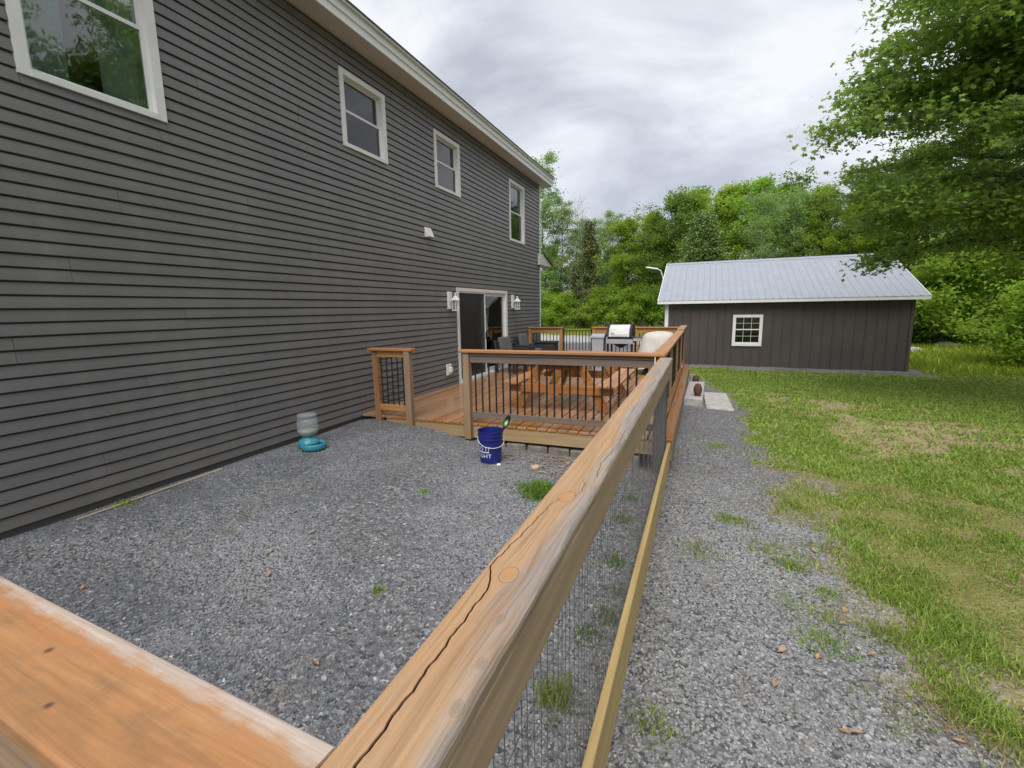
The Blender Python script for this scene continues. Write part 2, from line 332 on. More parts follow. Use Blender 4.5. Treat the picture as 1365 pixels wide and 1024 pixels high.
kind(obj('ground', gme, None), 'structure')

# gravel: crushed stones scattered over the yard and path (one uncountable mass)
def m_stone():
    t = MT('crushed_stone'); r = t.n('Attribute', attribute_type='INSTANCER', attribute_name='rnd').outputs['Fac']; P = t.n('NewGeometry').outputs['Position']
    c = t.ramp(r, [(0, (.11, .119, .137)), (.35, (.155, .166, .190)), (.75, (.205, .218, .245)), (.94, (.30, .31, .325)), (.993, (.45, .44, .42)), (1, (.68, .66, .61))])
    sx = t.n('SeparateXYZ'); t.set(sx.inputs[0], P)
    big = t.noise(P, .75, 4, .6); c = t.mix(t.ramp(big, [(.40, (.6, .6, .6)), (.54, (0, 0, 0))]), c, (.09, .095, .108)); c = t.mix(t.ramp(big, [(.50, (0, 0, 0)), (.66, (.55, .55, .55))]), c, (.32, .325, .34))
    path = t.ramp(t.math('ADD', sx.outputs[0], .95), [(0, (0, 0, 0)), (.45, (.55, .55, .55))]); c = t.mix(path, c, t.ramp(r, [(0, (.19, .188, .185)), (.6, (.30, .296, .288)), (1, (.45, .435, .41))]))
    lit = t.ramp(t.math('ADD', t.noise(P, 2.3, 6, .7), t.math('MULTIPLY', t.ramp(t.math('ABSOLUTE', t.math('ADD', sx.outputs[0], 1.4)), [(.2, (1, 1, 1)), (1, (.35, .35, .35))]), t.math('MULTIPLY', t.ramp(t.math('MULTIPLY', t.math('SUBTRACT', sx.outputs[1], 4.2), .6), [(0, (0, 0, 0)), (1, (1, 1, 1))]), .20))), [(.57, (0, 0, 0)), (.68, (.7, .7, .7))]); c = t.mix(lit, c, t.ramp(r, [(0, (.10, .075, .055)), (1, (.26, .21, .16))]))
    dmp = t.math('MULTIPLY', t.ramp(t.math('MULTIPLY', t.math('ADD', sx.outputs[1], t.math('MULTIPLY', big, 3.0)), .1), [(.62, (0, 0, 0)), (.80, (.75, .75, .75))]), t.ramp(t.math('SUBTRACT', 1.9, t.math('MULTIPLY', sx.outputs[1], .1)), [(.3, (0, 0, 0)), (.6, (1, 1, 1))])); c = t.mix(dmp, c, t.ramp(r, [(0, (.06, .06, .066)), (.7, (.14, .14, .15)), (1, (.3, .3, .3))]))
    c = t.mix(t.math('MULTIPLY', t.noise(P, 90, 3), .3), c, (.15, .145, .14)); return t.fin(c, .8, 0, .3)
M['crushed'] = m_stone()
sel = (GX > -5.3) & (GX < 2.6) & (GY > -.4) & (GY < 18)
dist = np.sqrt(GX**2+GY**2)
dens = 4800*np.clip(1.25-dist/17, .25, 1)*np.clip(1.15-LM*1.35, 0, 1)*(np.clip(.75+vnoise(GX, GY, .9, 7)*1.2+.35, .25, 1))
dens = np.where(((GX < -.35) & (GY > 6.3)) , 0, dens); dens = np.where(LM*0+((GX > -1.2) & (GY > 18)), 0, dens)
fsel = sel.ravel()[GF].all(1); used = np.unique(GF[fsel]); remap = -np.ones(nx*ny, int); remap[used] = np.arange(len(used))
sme = npmesh('gravel', np.stack([GX.ravel(), GY.ravel(), GZ.ravel()], 1)[used], remap[GF[fsel]], M['crushed'])
a = sme.attributes.new('dens', 'FLOAT', 'POINT'); a.data.foreach_set('value', dens.ravel()[used].astype(np.float32))
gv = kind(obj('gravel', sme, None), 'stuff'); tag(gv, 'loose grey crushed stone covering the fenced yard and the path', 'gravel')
ng = bpy.data.node_groups.new('scatter_stones', 'GeometryNodeTree')
ng.interface.new_socket('Geometry', in_out='INPUT', socket_type='NodeSocketGeometry'); ng.interface.new_socket('Geometry', in_out='OUTPUT', socket_type='NodeSocketGeometry')
gn = ng.nodes; gl = ng.links; gi = gn.new('NodeGroupInput'); go = gn.new('NodeGroupOutput')
dp = gn.new('GeometryNodeDistributePointsOnFaces'); na = gn.new('GeometryNodeInputNamedAttribute'); na.data_type = 'FLOAT'; na.inputs['Name'].default_value = 'dens'
gl.new(gi.outputs[0], dp.inputs['Mesh']); gl.new([o for o in na.outputs if o.enabled][0], dp.inputs['Density']); dp.inputs['Seed'].default_value = 3
ico = gn.new('GeometryNodeMeshIcoSphere'); ico.inputs['Radius'].default_value = 1; ico.inputs['Subdivisions'].default_value = 1
rv = gn.new('FunctionNodeRandomValue'); rv.data_type = 'FLOAT_VECTOR'; rv.inputs[0].default_value = (-.32, -.32, -.32); rv.inputs[1].default_value = (.32, .32, .32)
spn = gn.new('GeometryNodeSetPosition'); gl.new(ico.outputs['Mesh'], spn.inputs['Geometry']); gl.new(rv.outputs[0], spn.inputs['Offset'])
shd = gn.new('GeometryNodeSetShadeSmooth'); shd.inputs['Shade Smooth'].default_value = False; gl.new(spn.outputs[0], shd.inputs[0])
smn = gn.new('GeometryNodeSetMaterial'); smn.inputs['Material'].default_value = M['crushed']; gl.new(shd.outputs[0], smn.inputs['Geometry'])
iop = gn.new('GeometryNodeInstanceOnPoints'); gl.new(dp.outputs['Points'], iop.inputs['Points']); gl.new(smn.outputs[0], iop.inputs['Instance'])
rr = gn.new('FunctionNodeRandomValue'); rr.data_type = 'FLOAT_VECTOR'; rr.inputs[0].default_value = (-.5, -.5, 0); rr.inputs[1].default_value = (.5, .5, 6.28); rr.inputs['Seed'].default_value = 5
rs = gn.new('FunctionNodeRandomValue'); rs.data_type = 'FLOAT_VECTOR'; rs.inputs[0].default_value = (.0050, .0042, .0030); rs.inputs[1].default_value = (.0138, .0105, .0066); rs.inputs['Seed'].default_value = 8
gl.new(rr.outputs[0], iop.inputs['Rotation']); gl.new(rs.outputs[0], iop.inputs['Scale'])
sa = gn.new('GeometryNodeStoreNamedAttribute'); sa.data_type = 'FLOAT'; sa.domain = 'INSTANCE'; sa.inputs['Name'].default_value = 'rnd'
rf = gn.new('FunctionNodeRandomValue'); rf.data_type = 'FLOAT'; rf.inputs['Seed'].default_value = 11
gl.new(iop.outputs[0], sa.inputs['Geometry']); gl.new([o for o in rf.outputs if o.enabled][0], [i for i in sa.inputs if i.name == 'Value' and i.enabled][0]); gl.new(sa.outputs[0], go.inputs[0])
gv.modifiers.new('scatter', 'NODES').node_group = ng

# ------------------------------------------------------------------ grass
def blades(px, py, h, wd, lean, mat, name, zoff=0.0, pz=None):
    n = len(px); pz = (zg(px, py) if pz is None else pz) - .004 + zoff; az = rng.uniform(0, 6.283, n); la = rng.uniform(0, 6.283, n); ln = lean*rng.uniform(.2, 1.2, n)*h
    ca, sa_ = np.cos(az)*wd/2, np.sin(az)*wd/2; V = np.zeros((n, 5, 3), np.float32)
    dx, dy = np.cos(la)*ln, np.sin(la)*ln
    V[:, 0] = np.stack([px-ca, py-sa_, pz], 1); V[:, 1] = np.stack([px+ca, py+sa_, pz], 1)
    V[:, 2] = np.stack([px+ca*.8+dx*.35, py+sa_*.8+dy*.35, pz+h*.6], 1); V[:, 3] = np.stack([px-ca*.8+dx*.35, py-sa_*.8+dy*.35, pz+h*.6], 1)
    V[:, 4] = np.stack([px+dx, py+dy, pz+h*np.where(ln > h*.9, .75, .97)], 1)
    k = np.arange(n)[:, None]*5; F = np.concatenate([k+np.array([[0, 1, 2]]), k+np.array([[0, 2, 3]]), k+np.array([[3, 2, 4]])], 0)
    return npmesh(name, V.reshape(-1, 3), F, mat)
def scatter_lawn(n, dry=False):
    # area element in polar coordinates about the near lawn edge: density falls with distance from the patio corner
    r = 2.0*np.exp(rng.uniform(0, math.log(11.0), n)); th = rng.uniform(-.12, 1.30, n)
    x = r*np.sin(th); y = r*np.cos(th); k = (y > 1.2) & (x > -.6) & (y < 19.3) & (x < 20); x, y = x[k], y[k]
    lm = lawn_mask(x, y); dm = dirt_mask(x, y); u = rng.uniform(0, 1, len(x)); cl = vnoise(x, y, 3.2, 1.3)
    k = (u < lm*(1-.84*dm)*np.clip(.8+cl*1.4, .22, 1)) if not dry else (u < np.clip(lm*.4+.5*dm*lm+.75*np.exp(-((lm-.35)/.25)**2)*(lm > .05), 0, 1)*np.clip(.35+cl, .04, 1))
    return x[k], y[k]
x, y = scatter_lawn(520000); d = np.hypot(x, y); tuft = np.clip(.65+1.1*vnoise(x, y, 1.9, 8), .35, 1.6)
sel_f = d > 6.5; fx_, fy_, fd_ = x[sel_f], y[sel_f], d[sel_f]; x, y, d, tuft = x[~sel_f], y[~sel_f], d[~sel_f], tuft[~sel_f]
g = obj('grass', blades(x, y, rng.uniform(.016, .052, len(x))*tuft*(1+.012*d)*(1+.9*np.exp(-((x-np.interp(y, LB_Y, LB_X)-.45)/.35)**2)*(y < 6)), (.0032+.0012*d)*rng.uniform(.7, 1.3, len(x)), .9, M['grass'], 'grass'), None)
tag(kind(g, 'stuff'), 'patchy green lawn grass between the gravel path and the shed', 'grass')
ex, ey = scatter_lawn(430000); ed = np.hypot(ex, ey); k = ed > 6.5; fx_ = np.concatenate([fx_, ex[k]]); fy_ = np.concatenate([fy_, ey[k]]); fd_ = np.hypot(fx_, fy_); nf_ = len(fx_)
az = rng.uniform(0, 6.283, nf_); hh = rng.uniform(.02, .06, nf_)*(1+.02*fd_); ww_ = .0018*fd_*rng.uniform(.6, 1.2, nf_); zz_ = zg(fx_, fy_)-.004; la = rng.uniform(0, 6.283, nf_); ln = hh*rng.uniform(.2, 1.3, nf_)
V = np.stack([np.stack([fx_-np.cos(az)*ww_, fy_-np.sin(az)*ww_, zz_], 1), np.stack([fx_+np.cos(az)*ww_, fy_+np.sin(az)*ww_, zz_], 1), np.stack([fx_+np.cos(la)*ln, fy_+np.sin(la)*ln, zz_+hh*.85], 1)], 1)
g = obj('lawn_grass', npmesh('lawn_grass', V.reshape(-1, 3), np.arange(nf_*3).reshape(-1, 3), M['grass']), None)
tag(kind(g, 'stuff'), 'short lawn grass stretching from the worn patch to the shed', 'grass')
x, y = scatter_lawn(130000, True); d = np.hypot(x, y)
g = obj('dry_grass', blades(x, y, rng.uniform(.015, .045, len(x)), (.003+.0012*d), 1.6, M['drygrass'], 'dry_grass'), None)
tag(kind(g, 'stuff'), 'dry straw coloured grass strands lying among the lawn', 'grass')
n = 60000; r = rng.uniform(0, 1, n); x = rng.uniform(5.8, 26, n); y = rng.uniform(16.5, 36, n); k = (x > 6.6+.0*y) & ((y > 19.5+.4*np.sin(x*1.3)) | ((x > 6.7) & (y > 18.6))) ; x, y = x[k], y[k]
g = obj('meadow_grass', blades(x, y, rng.uniform(.12, .42, len(x))*np.clip(.8+vnoise(x, y, .5, 4), .4, 1.5), rng.uniform(.02, .05, len(x)), .7, M['meadow'], 'meadow'), None)
tag(kind(g, 'stuff'), 'tall bright meadow grass growing beyond the end of the shed', 'grass')
n = 26000; x = rng.uniform(-26, -.5, n); y = rng.uniform(34, 50, n); k = y > 34.5-.35*(x+4); x, y = x[k], y[k]
g = obj('far_grass', blades(x, y, rng.uniform(.08, .2, len(x)), rng.uniform(.03, .07, len(x)), .6, M['meadow'], 'far_grass'), None)
tag(kind(g, 'stuff'), 'far strip of lawn between the driveway and the wood', 'grass')

# ------------------------------------------------------------------ house
WX = -5.1; HY0, HY1 = -3.0, 15.1; ZB, ZS = .27, 5.87; CO = .1095
house = thing('house', 'two storey house with dark grey lap siding and white trimmed windows', 'house', (WX, 6, 0))
OPEN = [(2.28, 3.38, 3.85, 5.47), (5.97, 7.02, 4.40, 5.48), (8.58, 9.62, 4.385, 5.475), (12.48, 13.64, 3.84, 5.47), (9.30, 12.17, .285, 2.44)]
# sheathing wall with real openings (slabs around each opening)
ysplit = sorted(set([HY0, HY1]+[v for o in OPEN for v in o[:2]])); V = []; F = []
def addbox(V, F, x0, x1, y0, y1, z0, z1):
    k = len(V); V += [(x0, y0, z0), (x1, y0, z0), (x1, y1, z0), (x0, y1, z0), (x0, y0, z1), (x1, y0, z1), (x1, y1, z1), (x0, y1, z1)]
    F += [tuple(k+i for i in f) for f in ((3, 2, 1, 0), (4, 5, 6, 7), (0, 1, 5, 4), (1, 2, 6, 5), (2, 3, 7, 6), (3, 0, 4, 7))]
for a, b in zip(ysplit[:-1], ysplit[1:]):
    zz = sorted([(o[2], o[3]) for o in OPEN if o[0] < (a+b)/2 < o[1]]); z = .05
    for z0, z1 in zz: addbox(V, F, -.16, 0, a-6, b-6, z, z0); z = z1
    addbox(V, F, -.16, 0, a-6, b-6, z, ZS+.02)
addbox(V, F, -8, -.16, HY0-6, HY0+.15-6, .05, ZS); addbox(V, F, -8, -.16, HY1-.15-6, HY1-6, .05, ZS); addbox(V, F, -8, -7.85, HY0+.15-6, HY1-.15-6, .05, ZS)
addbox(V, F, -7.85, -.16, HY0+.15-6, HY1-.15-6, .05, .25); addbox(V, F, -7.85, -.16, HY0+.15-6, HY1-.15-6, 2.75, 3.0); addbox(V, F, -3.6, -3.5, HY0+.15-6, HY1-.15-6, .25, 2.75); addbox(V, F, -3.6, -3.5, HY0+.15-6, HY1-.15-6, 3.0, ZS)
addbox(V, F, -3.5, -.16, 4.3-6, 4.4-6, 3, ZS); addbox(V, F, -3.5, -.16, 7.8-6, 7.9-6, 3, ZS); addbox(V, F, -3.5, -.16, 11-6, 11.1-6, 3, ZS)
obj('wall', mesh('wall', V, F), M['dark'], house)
V, F = [], []; addbox(V, F, -.05, .0, HY0-6, HY1-6, .02, .05); 
box('foundation', house, M['concrete'], WX-.10, WX-.005, HY0, HY1, -.4, .045, 0)
# siding pieces: every course cut at staggered joints and at the openings
nc = int((ZS-ZB)/CO)+1
for c in range(nc):
    z0 = ZB+c*CO; z1 = min(z0+CO, ZS-.002); zm = (z0+z1)/2
    off = [(c//2*1.37) % 3.66, 0][0]; cuts = [HY0]; yv = HY0+.4+off
    while yv < HY1-.5: cuts.append(yv); yv += 3.66
    cuts.append(HY1)
    for j, (a, b) in enumerate(zip(cuts[:-1], cuts[1:])):
        spans = [(a, b, 0.0, 1.0)]; h = z1-z0
        for o in OPEN:
            if z0 < o[3]-.002 and z1 > o[2]+.002:
                ns = []
                for s0, s1, f0, f1 in spans:
                    if o[1] <= s0 or o[0] >= s1: ns.append((s0, s1, f0, f1)); continue
                    if o[0] > s0: ns.append((s0, o[0], f0, f1))
                    if o[1] < s1: ns.append((o[1], s1, f0, f1))
                    p, q = max(s0, o[0]), min(s1, o[1])
                    if o[2] > z0+.004: ns.append((p, q, 0.0, (o[2]-z0)/h))
                    if o[3] < z1-.004: ns.append((p, q, (o[3]-z0)/h, 1.0))
                spans = ns
        for s0, s1, f0, f1 in spans:
            if s1-s0 < .03: continue
            Lh = s1-s0; q = .003*((j+c) % 2); xt = lambda f: .030-.015*f+q
            fe = f1 if f1 < 1 else .855
            prof = [(.001, h*f0+(.004 if f0 == 0 else 0)), (xt(f0)-.004, h*f0-(.001 if f0 == 0 else 0)), (xt(f0), h*f0+.003), (xt(f0+(fe-f0)*.5)+.0012, h*(f0+fe)/2), (xt(fe), h*fe), (.001, h*fe-.002 if f1 < 1 else h*fe)]
            V, F = extrude_y(prof, -Lh/2+.0015, Lh/2-.0015)
            obj('siding_board', mesh('siding_board', V, F), M['siding'], house, (WX, (s0+s1)/2, z0), world=True)
def window(y0, y1, z0, z1, dressing):
    fr = .075; V = []; F = []; oy, oz = (y0+y1)/2, (z0+z1)/2; a, b, c, d = y0-oy, y1-oy, z0-oz, z1-oz
    for bx in ((-.10, .042, a-.01, a+fr, c, d), (-.10, .042, b-fr, b+.01, c, d), (-.10, .042, a+fr, b-fr, d-fr, d), (-.10, .048, a+fr, b-fr, c, c+fr*.7)): addbox(V, F, *bx)
    win = obj('window', mesh('window', V, F), M['white'], house, (WX, oy, oz), world=True)
    zm = (c+d)/2-.0
    for (s0, s1, xo, nm) in ((c+fr*.7, zm+.02, -.03, 'lower_sash'), (zm-.02, d-fr, -.058, 'upper_sash')):
        V = []; F = []; t = .035; p, q = a+fr, b-fr
        for bx in ((xo-.012, xo+.013, p, p+t, s0, s1), (xo-.012, xo+.013, q-t, q, s0, s1), (xo-.012, xo+.013, p+t, q-t, s0, s0+t), (xo-.012, xo+.013, p+t, q-t, s1-t, s1)): addbox(V, F, *bx)
        obj(nm, mesh(nm, V, F), M['white'], win)
        V, F = [], []; addbox(V, F, xo-.002, xo+.002, p+t, q-t, s0+t, s1-t); obj('pane', mesh('pane', V, F), M['glass'], win)
    if dressing == 'curtain':
        for k, (p, q) in enumerate(((a+fr, a+fr+.33), (b-fr-.36, b-fr))):
            n = 26; V = []
            for i in range(n+1):
                yy = p+(q-p)*i/n; xx = -.13+.02*math.sin(i*1.5)
                V += [(xx, yy, c+.02), (xx, yy, d)]
            obj('curtain', mesh('curtain', V, [(2*i, 2*i+2, 2*i+3, 2*i+1) for i in range(n)], True), M['curtain'], win)
    elif dressing == 'blind':
        n = 14
        V = []; F = []
        for i in range(n):
            yy = a+.02+(b-a-.04)*i/n; addbox(V, F, -.19, -.185, yy, yy+(b-a)/n*.93, c, d)
        obj('blind', mesh('blind', V, F), M['blind'], win)
window(*OPEN[0], 'curtain'); window(*OPEN[1], 'blind'); window(*OPEN[2], ''); window(*OPEN[3], 'blind')
# sliding door
y0, y1, z0, z1 = OPEN[4]; oy = (y0+y1)/2; oz = z0
door = obj('sliding_door', (lambda VF: mesh('sliding_door', *VF))((lambda V, F: ([addbox(V, F, *b) for b in ((-.12, .045, y0-oy-.01, y0-oy+.06, 0, z1-z0), (-.12, .045, y1-oy-.10, y1-oy+.01, 0, z1-z0), (-.12, .045, y0-oy+.06, y1-oy-.10, z1-z0-.075, z1-z0), (-.12, .055, y0-oy+.06, y1-oy-.10, 0, .05))], (V, F))[1])([], [])), M['white'], house, (WX, oy, oz), world=True)
for nm, p, q, xo, t in (('fixed_panel', y0-oy+.06, .05, -.075, .07), ('sliding_panel', -.06, y1-oy-.10, -.03, .085)):
    V = []; F = []; s0, s1 = .05, z1-z0-.075
    for bx in ((xo-.02, xo+.02, p, p+t, s0, s1), (xo-.02, xo+.02, q-t, q, s0, s1), (xo-.02, xo+.02, p+t, q-t, s0, s0+.12), (xo-.02, xo+.02, p+t, q-t, s1-t, s1)): addbox(V, F, *bx)
    obj(nm, mesh(nm, V, F), M['white'], door); V, F = [], []; addbox(V, F, xo-.004, xo+.004, p+t, q-t, s0+.12, s1-t); obj('pane', mesh('pane', V, F), M['glass'], door)
def m_screen():
    t = MT('insect_screen'); t.b.inputs['Base Color'].default_value = (.03, .03, .032, 1); tr = t.n('BsdfTransparent'); mxx = t.n('MixShader'); mxx.inputs[0].default_value = .55
    t.L.new(tr.outputs[0], mxx.inputs[1]); t.L.new(t.b.outputs[0], mxx.inputs[2]); t.L.new(mxx.outputs[0], t.out.inputs[0]); return t.m
M['insect'] = m_screen()
V, F = [], []; addbox(V, F, .018, .021, y0-oy+.10, -.02, .09, z1-z0-.11); obj('screen_mesh', mesh('screen_mesh', V, F), M['insect'], door)
V, F = [], []
for bx in ((.008, .034, y0-oy+.062, y0-oy+.10, .055, z1-z0-.08), (.008, .034, -.02, .03, .055, z1-z0-.08), (.008, .034, y0-oy+.10, -.02, .055, .09), (.008, .034, y0-oy+.10, -.02, z1-z0-.11, z1-z0-.08)): addbox(V, F, *bx)
obj('screen_frame', mesh('screen_frame', V, F), M['white'], door)
V, F = [], []; addbox(V, F, .034, .06, -.012, .018, .92, 1.10); obj('handle', mesh('handle', V, F), M['black'], door)
# corner trim, vent hood, socket, eaves, roof
box('corner_trim', house, M['white'], WX-.09, WX+.034, HY1-.04, HY1+.03, .05, ZS-.003, .004)
V = [(0, -.10, -.09), (0, .10, -.09), (0, .10, .10), (0, -.10, .10), (.11, -.085, -.08), (.11, .085, -.08), (.04, .085, .09), (.04, -.085, .09)]
obj('vent_hood', mesh('vent_hood', V, [(0, 3, 2, 1), (4, 5, 6, 7), (0, 1, 5, 4), (1, 2, 6, 5), (2, 3, 7, 6), (3, 0, 4, 7)]), M['white'], house, (WX+.018, 8.2, 3.45), world=True)
sk = box('wall_socket', house, M['white'], WX+.012, WX+.05, 8.72, 8.92, .55, .79, .008)
obj('socket_cover', boxmesh(.05, .11, .12, .015, M['white']), None, sk, (.04, .03, -.01))
EX = -4.735
roof_prof = [(EX-.02, 6.10), (EX+.055, 6.125), (EX+.055, 6.155), (-9.1, 8.45), (-13.47, 6.155), (-13.47, 6.10), (-9.1, 8.33)]
V, F = extrude_y([(x-WX, z) for x, z in roof_prof], -3.45-6, 15.50-6); roof = obj('roof', mesh('roof', V, F), M['shingle'], house)
pf = [(EX-.025, ZS-.002), (EX, ZS-.002), (EX, ZS+.105), (EX+.018, ZS+.11), (EX+.018, ZS+.205), (EX+.04, ZS+.225), (EX+.04, ZS+.252), (EX-.025, ZS+.225)]
V, F = extrude_y([(x-EX, z-ZS) for x, z in pf], -9.40, 9.44); obj('fascia', mesh('fascia', V, F), M['white'], roof, (EX-WX, 0, ZS))
box('drip_edge', roof, M['drip'], EX+.041, EX+.05, -3.44, 15.49, ZS+.215, ZS+.253, 0)
box('soffit', roof, M['soffit'], WX+.002, EX-.026, -3.4, 15.43, ZS, ZS+.012, 0)
V, F = extrude_x([(15.395, ZS), (15.43, ZS), (15.43, ZS+.24), (15.395, ZS+.24)], EX-.03-.36, EX-.026); obj('return', mesh('return', V, F), M['white'], roof, (-WX, -6, 0))
V = []; F = []
for yy in (HY0+.02, HY1-.12):     # gable triangles
    k = len(V); tri = [(-8.0+.0, ZS), (0, ZS), (-4.0, 8.25)]; V += [(a, yy-6, b) for a, b in tri]+[(a, yy+.1-6, b) for a, b in tri]; F += [(k, k+1, k+2), (k+5, k+4, k+3), (k, k+3, k+4, k+1), (k+1, k+4, k+5, k+2), (k+2, k+5, k+3, k)]
obj('gable', mesh('gable', V, F), M['siding'], house)
# hood over the end door
V, F = extrude_x([(15.14, 3.36), (16.1, 3.36), (16.1, 3.40), (15.14, 3.70)], -7.2, -4.97); hd = obj('door_hood', mesh('door_hood', V, F), M['soffit'], house, (-WX, -6, 0))
V, F = extrude_x([(15.14, 3.705), (16.15, 3.39), (16.15, 3.43), (15.14, 3.75)], -7.25, -4.93); obj('hood_roof', mesh('hood_roof', V, F), M['shingle'], hd)
V, F = extrude_x([(14.85, 3.36), (15.13, 3.36), (15.13, 3.70), (14.85, 3.70)], -5.07, -4.97); obj('hood_bracket', mesh('hood_bracket', V, F), M['soffit'], hd)

def wall_lantern(y, label):
    t = thing('wall_lantern', label, 'lamp', (WX+.012, y, 2.13), 0, 'coach lanterns beside the patio door')
    obj('back_plate', boxmesh(.055, .16, .37, .012, M['white']), None, t, (.028, 0, .02))
    tube('arm', t, M['white'], (.05, 0, .0), (.16, .0, .10), .014); V, F = lathe([(.02, .0), (.085, 0), (.085, .02), (.02, .022)], 6); 
    obj('base', mesh('base', V, F), M['white'], t, (.17, 0, -.20))
    for i in range(6):
        a = i*math.pi/3; tube('cage_bar', t, M['white'], (.17+.078*math.cos(a), .078*math.sin(a), -.19), (.17+.062*math.cos(a), .062*math.sin(a), .02), .007, 4)
    V, F = lathe([(.058, -.01), (.075, -.18)], 6, False); obj('glass', mesh('glass', V, F), M['bottle'], t, (.17, 0, .01))
    V, F = lathe([(.105, 0), (.10, .015), (.05, .075), (.02, .10), (.018, .125), (.028, .14), (.004, .165)], 6); obj('cap', mesh('cap', V, F), M['white'], t, (.17, 0, .02))
wall_lantern(8.95, 'white coach lantern on the wall between the socket and the patio door')
wall_lantern(12.58, 'white coach lantern on the wall above the dark wicker chairs')

# ------------------------------------------------------------------ deck
DZ = .30; DX0, DX1, DY0, DY1 = -5.07, -.275, 6.0, 14.0
deck = thing('wooden_deck', 'low orange brown wooden deck running along the house below the patio door', 'deck', (-2.7, 10, 0))
bw = .1465; nb = int((DX1-DX0)/bw)
for i in range(nb):
    x0 = DX0+i*(DX1-DX0)/nb; x1 = x0+(DX1-DX0)/nb-.013; s = DY0+[3.66, 4.9, 2.44, 6.1][i % 4]
    for p, q in ((DY0-.02, s-.002), (s+.002, DY1)):
        dz = .0015*((i*7) % 3); box('deck_board', deck, M['deck'], x0, x1, p, q, DZ-.036+dz, DZ+dz, .004)
box('rim_joist', deck, M['rim'], -4.62, DX1-.045, DY0-.005, DY0+.034, .075, DZ-.038, .004)
box('rim_joist', deck, M['rim_y'], DX1-.045, DX1-.006, DY0+.0, DY1-.02, .02, DZ-.038, .004)
box('rim_joist', deck, M['rim'], DX0+.05, DX1-.05, DY1-.06, DY1-.022, .02, DZ-.038, .004)
for jy in np.arange(6.5, 14, .8): box('joist', deck, M['rim'], DX0+.03, DX1-.05, jy, jy+.038, .08, DZ-.04, 0)
for i, (px, sx) in enumerate(((-4.72, .10), (-4.13, .10))): pass

RZ = 1.385
def post(parent, x, y, z0, z1, mat, s=.09): return box('post', parent, mat, x-s/2, x+s/2, y-s/2, y+s/2, z0, z1, .006)
def bal(parent, x, y, z0, z1): return obj('baluster', balmesh(z1-z0), None, parent, (x, y, z0), world=True)
_bm = {}
def balmesh(h):
    h = round(h, 3)
    if h not in _bm: V, F = tubes([((0, 0, 0), (0, 0, h), .0125, .0125)], 8); me = mesh('baluster', V, F); me.materials.append(M['black']); _bm[h] = me
    return _bm[h]
# front railing
fr = thing('deck_railing', 'weathered front deck railing with black balusters behind the blue bucket', 'railing', (-1.8, 5.95, .07))
FY = 5.955
post(fr, -3.12, FY-.002, .07, RZ-.042, M['post_gray'], .10)
box('cap', fr, M['cap_x'], -3.22, -.40, FY-.075, FY+.075, RZ-.04, RZ, .006)
box('top_rail', fr, M['rail_gray'], -3.065, -.53, FY-.02, FY+.02, 1.20, 1.295, .004); box('top_rail', fr, M['rail_gray'], -3.065, -.53, FY-.034, FY+.004+.03, 1.297, RZ-.042, .004)
box('bottom_rail', fr, M['rail_gray'], -3.065, -.53, FY+.0, FY+.04, .395, .480, .004)
k = int((3.0-.58)/.1077)
for i in range(k+1): bal(fr, -3.0+i*.1077, FY+.018, .47, 1.205)
# short railing by the wall
sr = thing('deck_railing', 'short railing with black wire grid between the house wall and the deck entry', 'railing', (-4.42, 5.98, .07))
post(sr, -4.74, FY+.03, .10, RZ-.042, M['post'], .095); post(sr, -4.125, FY-.01, .04, RZ-.042, M['post_gray'], .10)
box('cap', sr, M['cap_x'], -4.83, -4.03, FY-.065, FY+.085, RZ-.04, RZ, .006)
box('top_rail', sr, M['rail_or'], -4.69, -4.18, FY-.01, FY+.03, 1.245, RZ-.042, .004); box('bottom_rail', sr, M['rail_or'], -4.69, -4.18, FY-.01, FY+.03, .405, .495, .004)
for i in range(5): tube('grid_bar', sr, M['black'], Vector((-4.635+i*.10, FY+.01, .49))-sr.location, Vector((-4.635+i*.10, FY+.01, 1.25))-sr.location, .010, 6)
for i in range(6): tube('grid_bar', sr, M['black'], Vector((-4.69, FY+.018, .57+i*.118))-sr.location, Vector((-4.18, FY+.018, .57+i*.118))-sr.location, .006, 5)
# side railing
sd_ = thing('deck_railing', 'long side deck railing with pale cap facing the shed', 'railing', (-.47, 9.8, .1))
SX = -.47
for i, py in enumerate((6.02, 7.95, 9.9, 11.8, 13.70)): post(sd_, SX, py, .26 if i else .2, RZ-.042, M['post'], .09)
box('cap', sd_, M['cap_y'], SX-.08, SX+.08, FY+.077, 11.75, RZ-.04, RZ, .006); box('cap', sd_, M['cap_y'], SX-.08, SX+.08, 11.752, 13.83, RZ-.002, RZ+.038, .006)
ps = (6.02, 7.95, 9.9, 11.8, 13.70)
for a, b in zip(ps[:-1], ps[1:]):
    box('top_rail', sd_, M['cap_y'], SX-.02, SX+.02, a+.045, b-.045, 1.25, RZ-.042, .004); box('bottom_rail', sd_, M['cap_y'], SX-.02, SX+.02, a+.045, b-.045, .395, .48, .004)
    q = int((b-a-.12)/.108)
    for i in range(q+1): bal(sd_, SX, a+.09+i*(b-a-.18)/q, .47, 1.255)
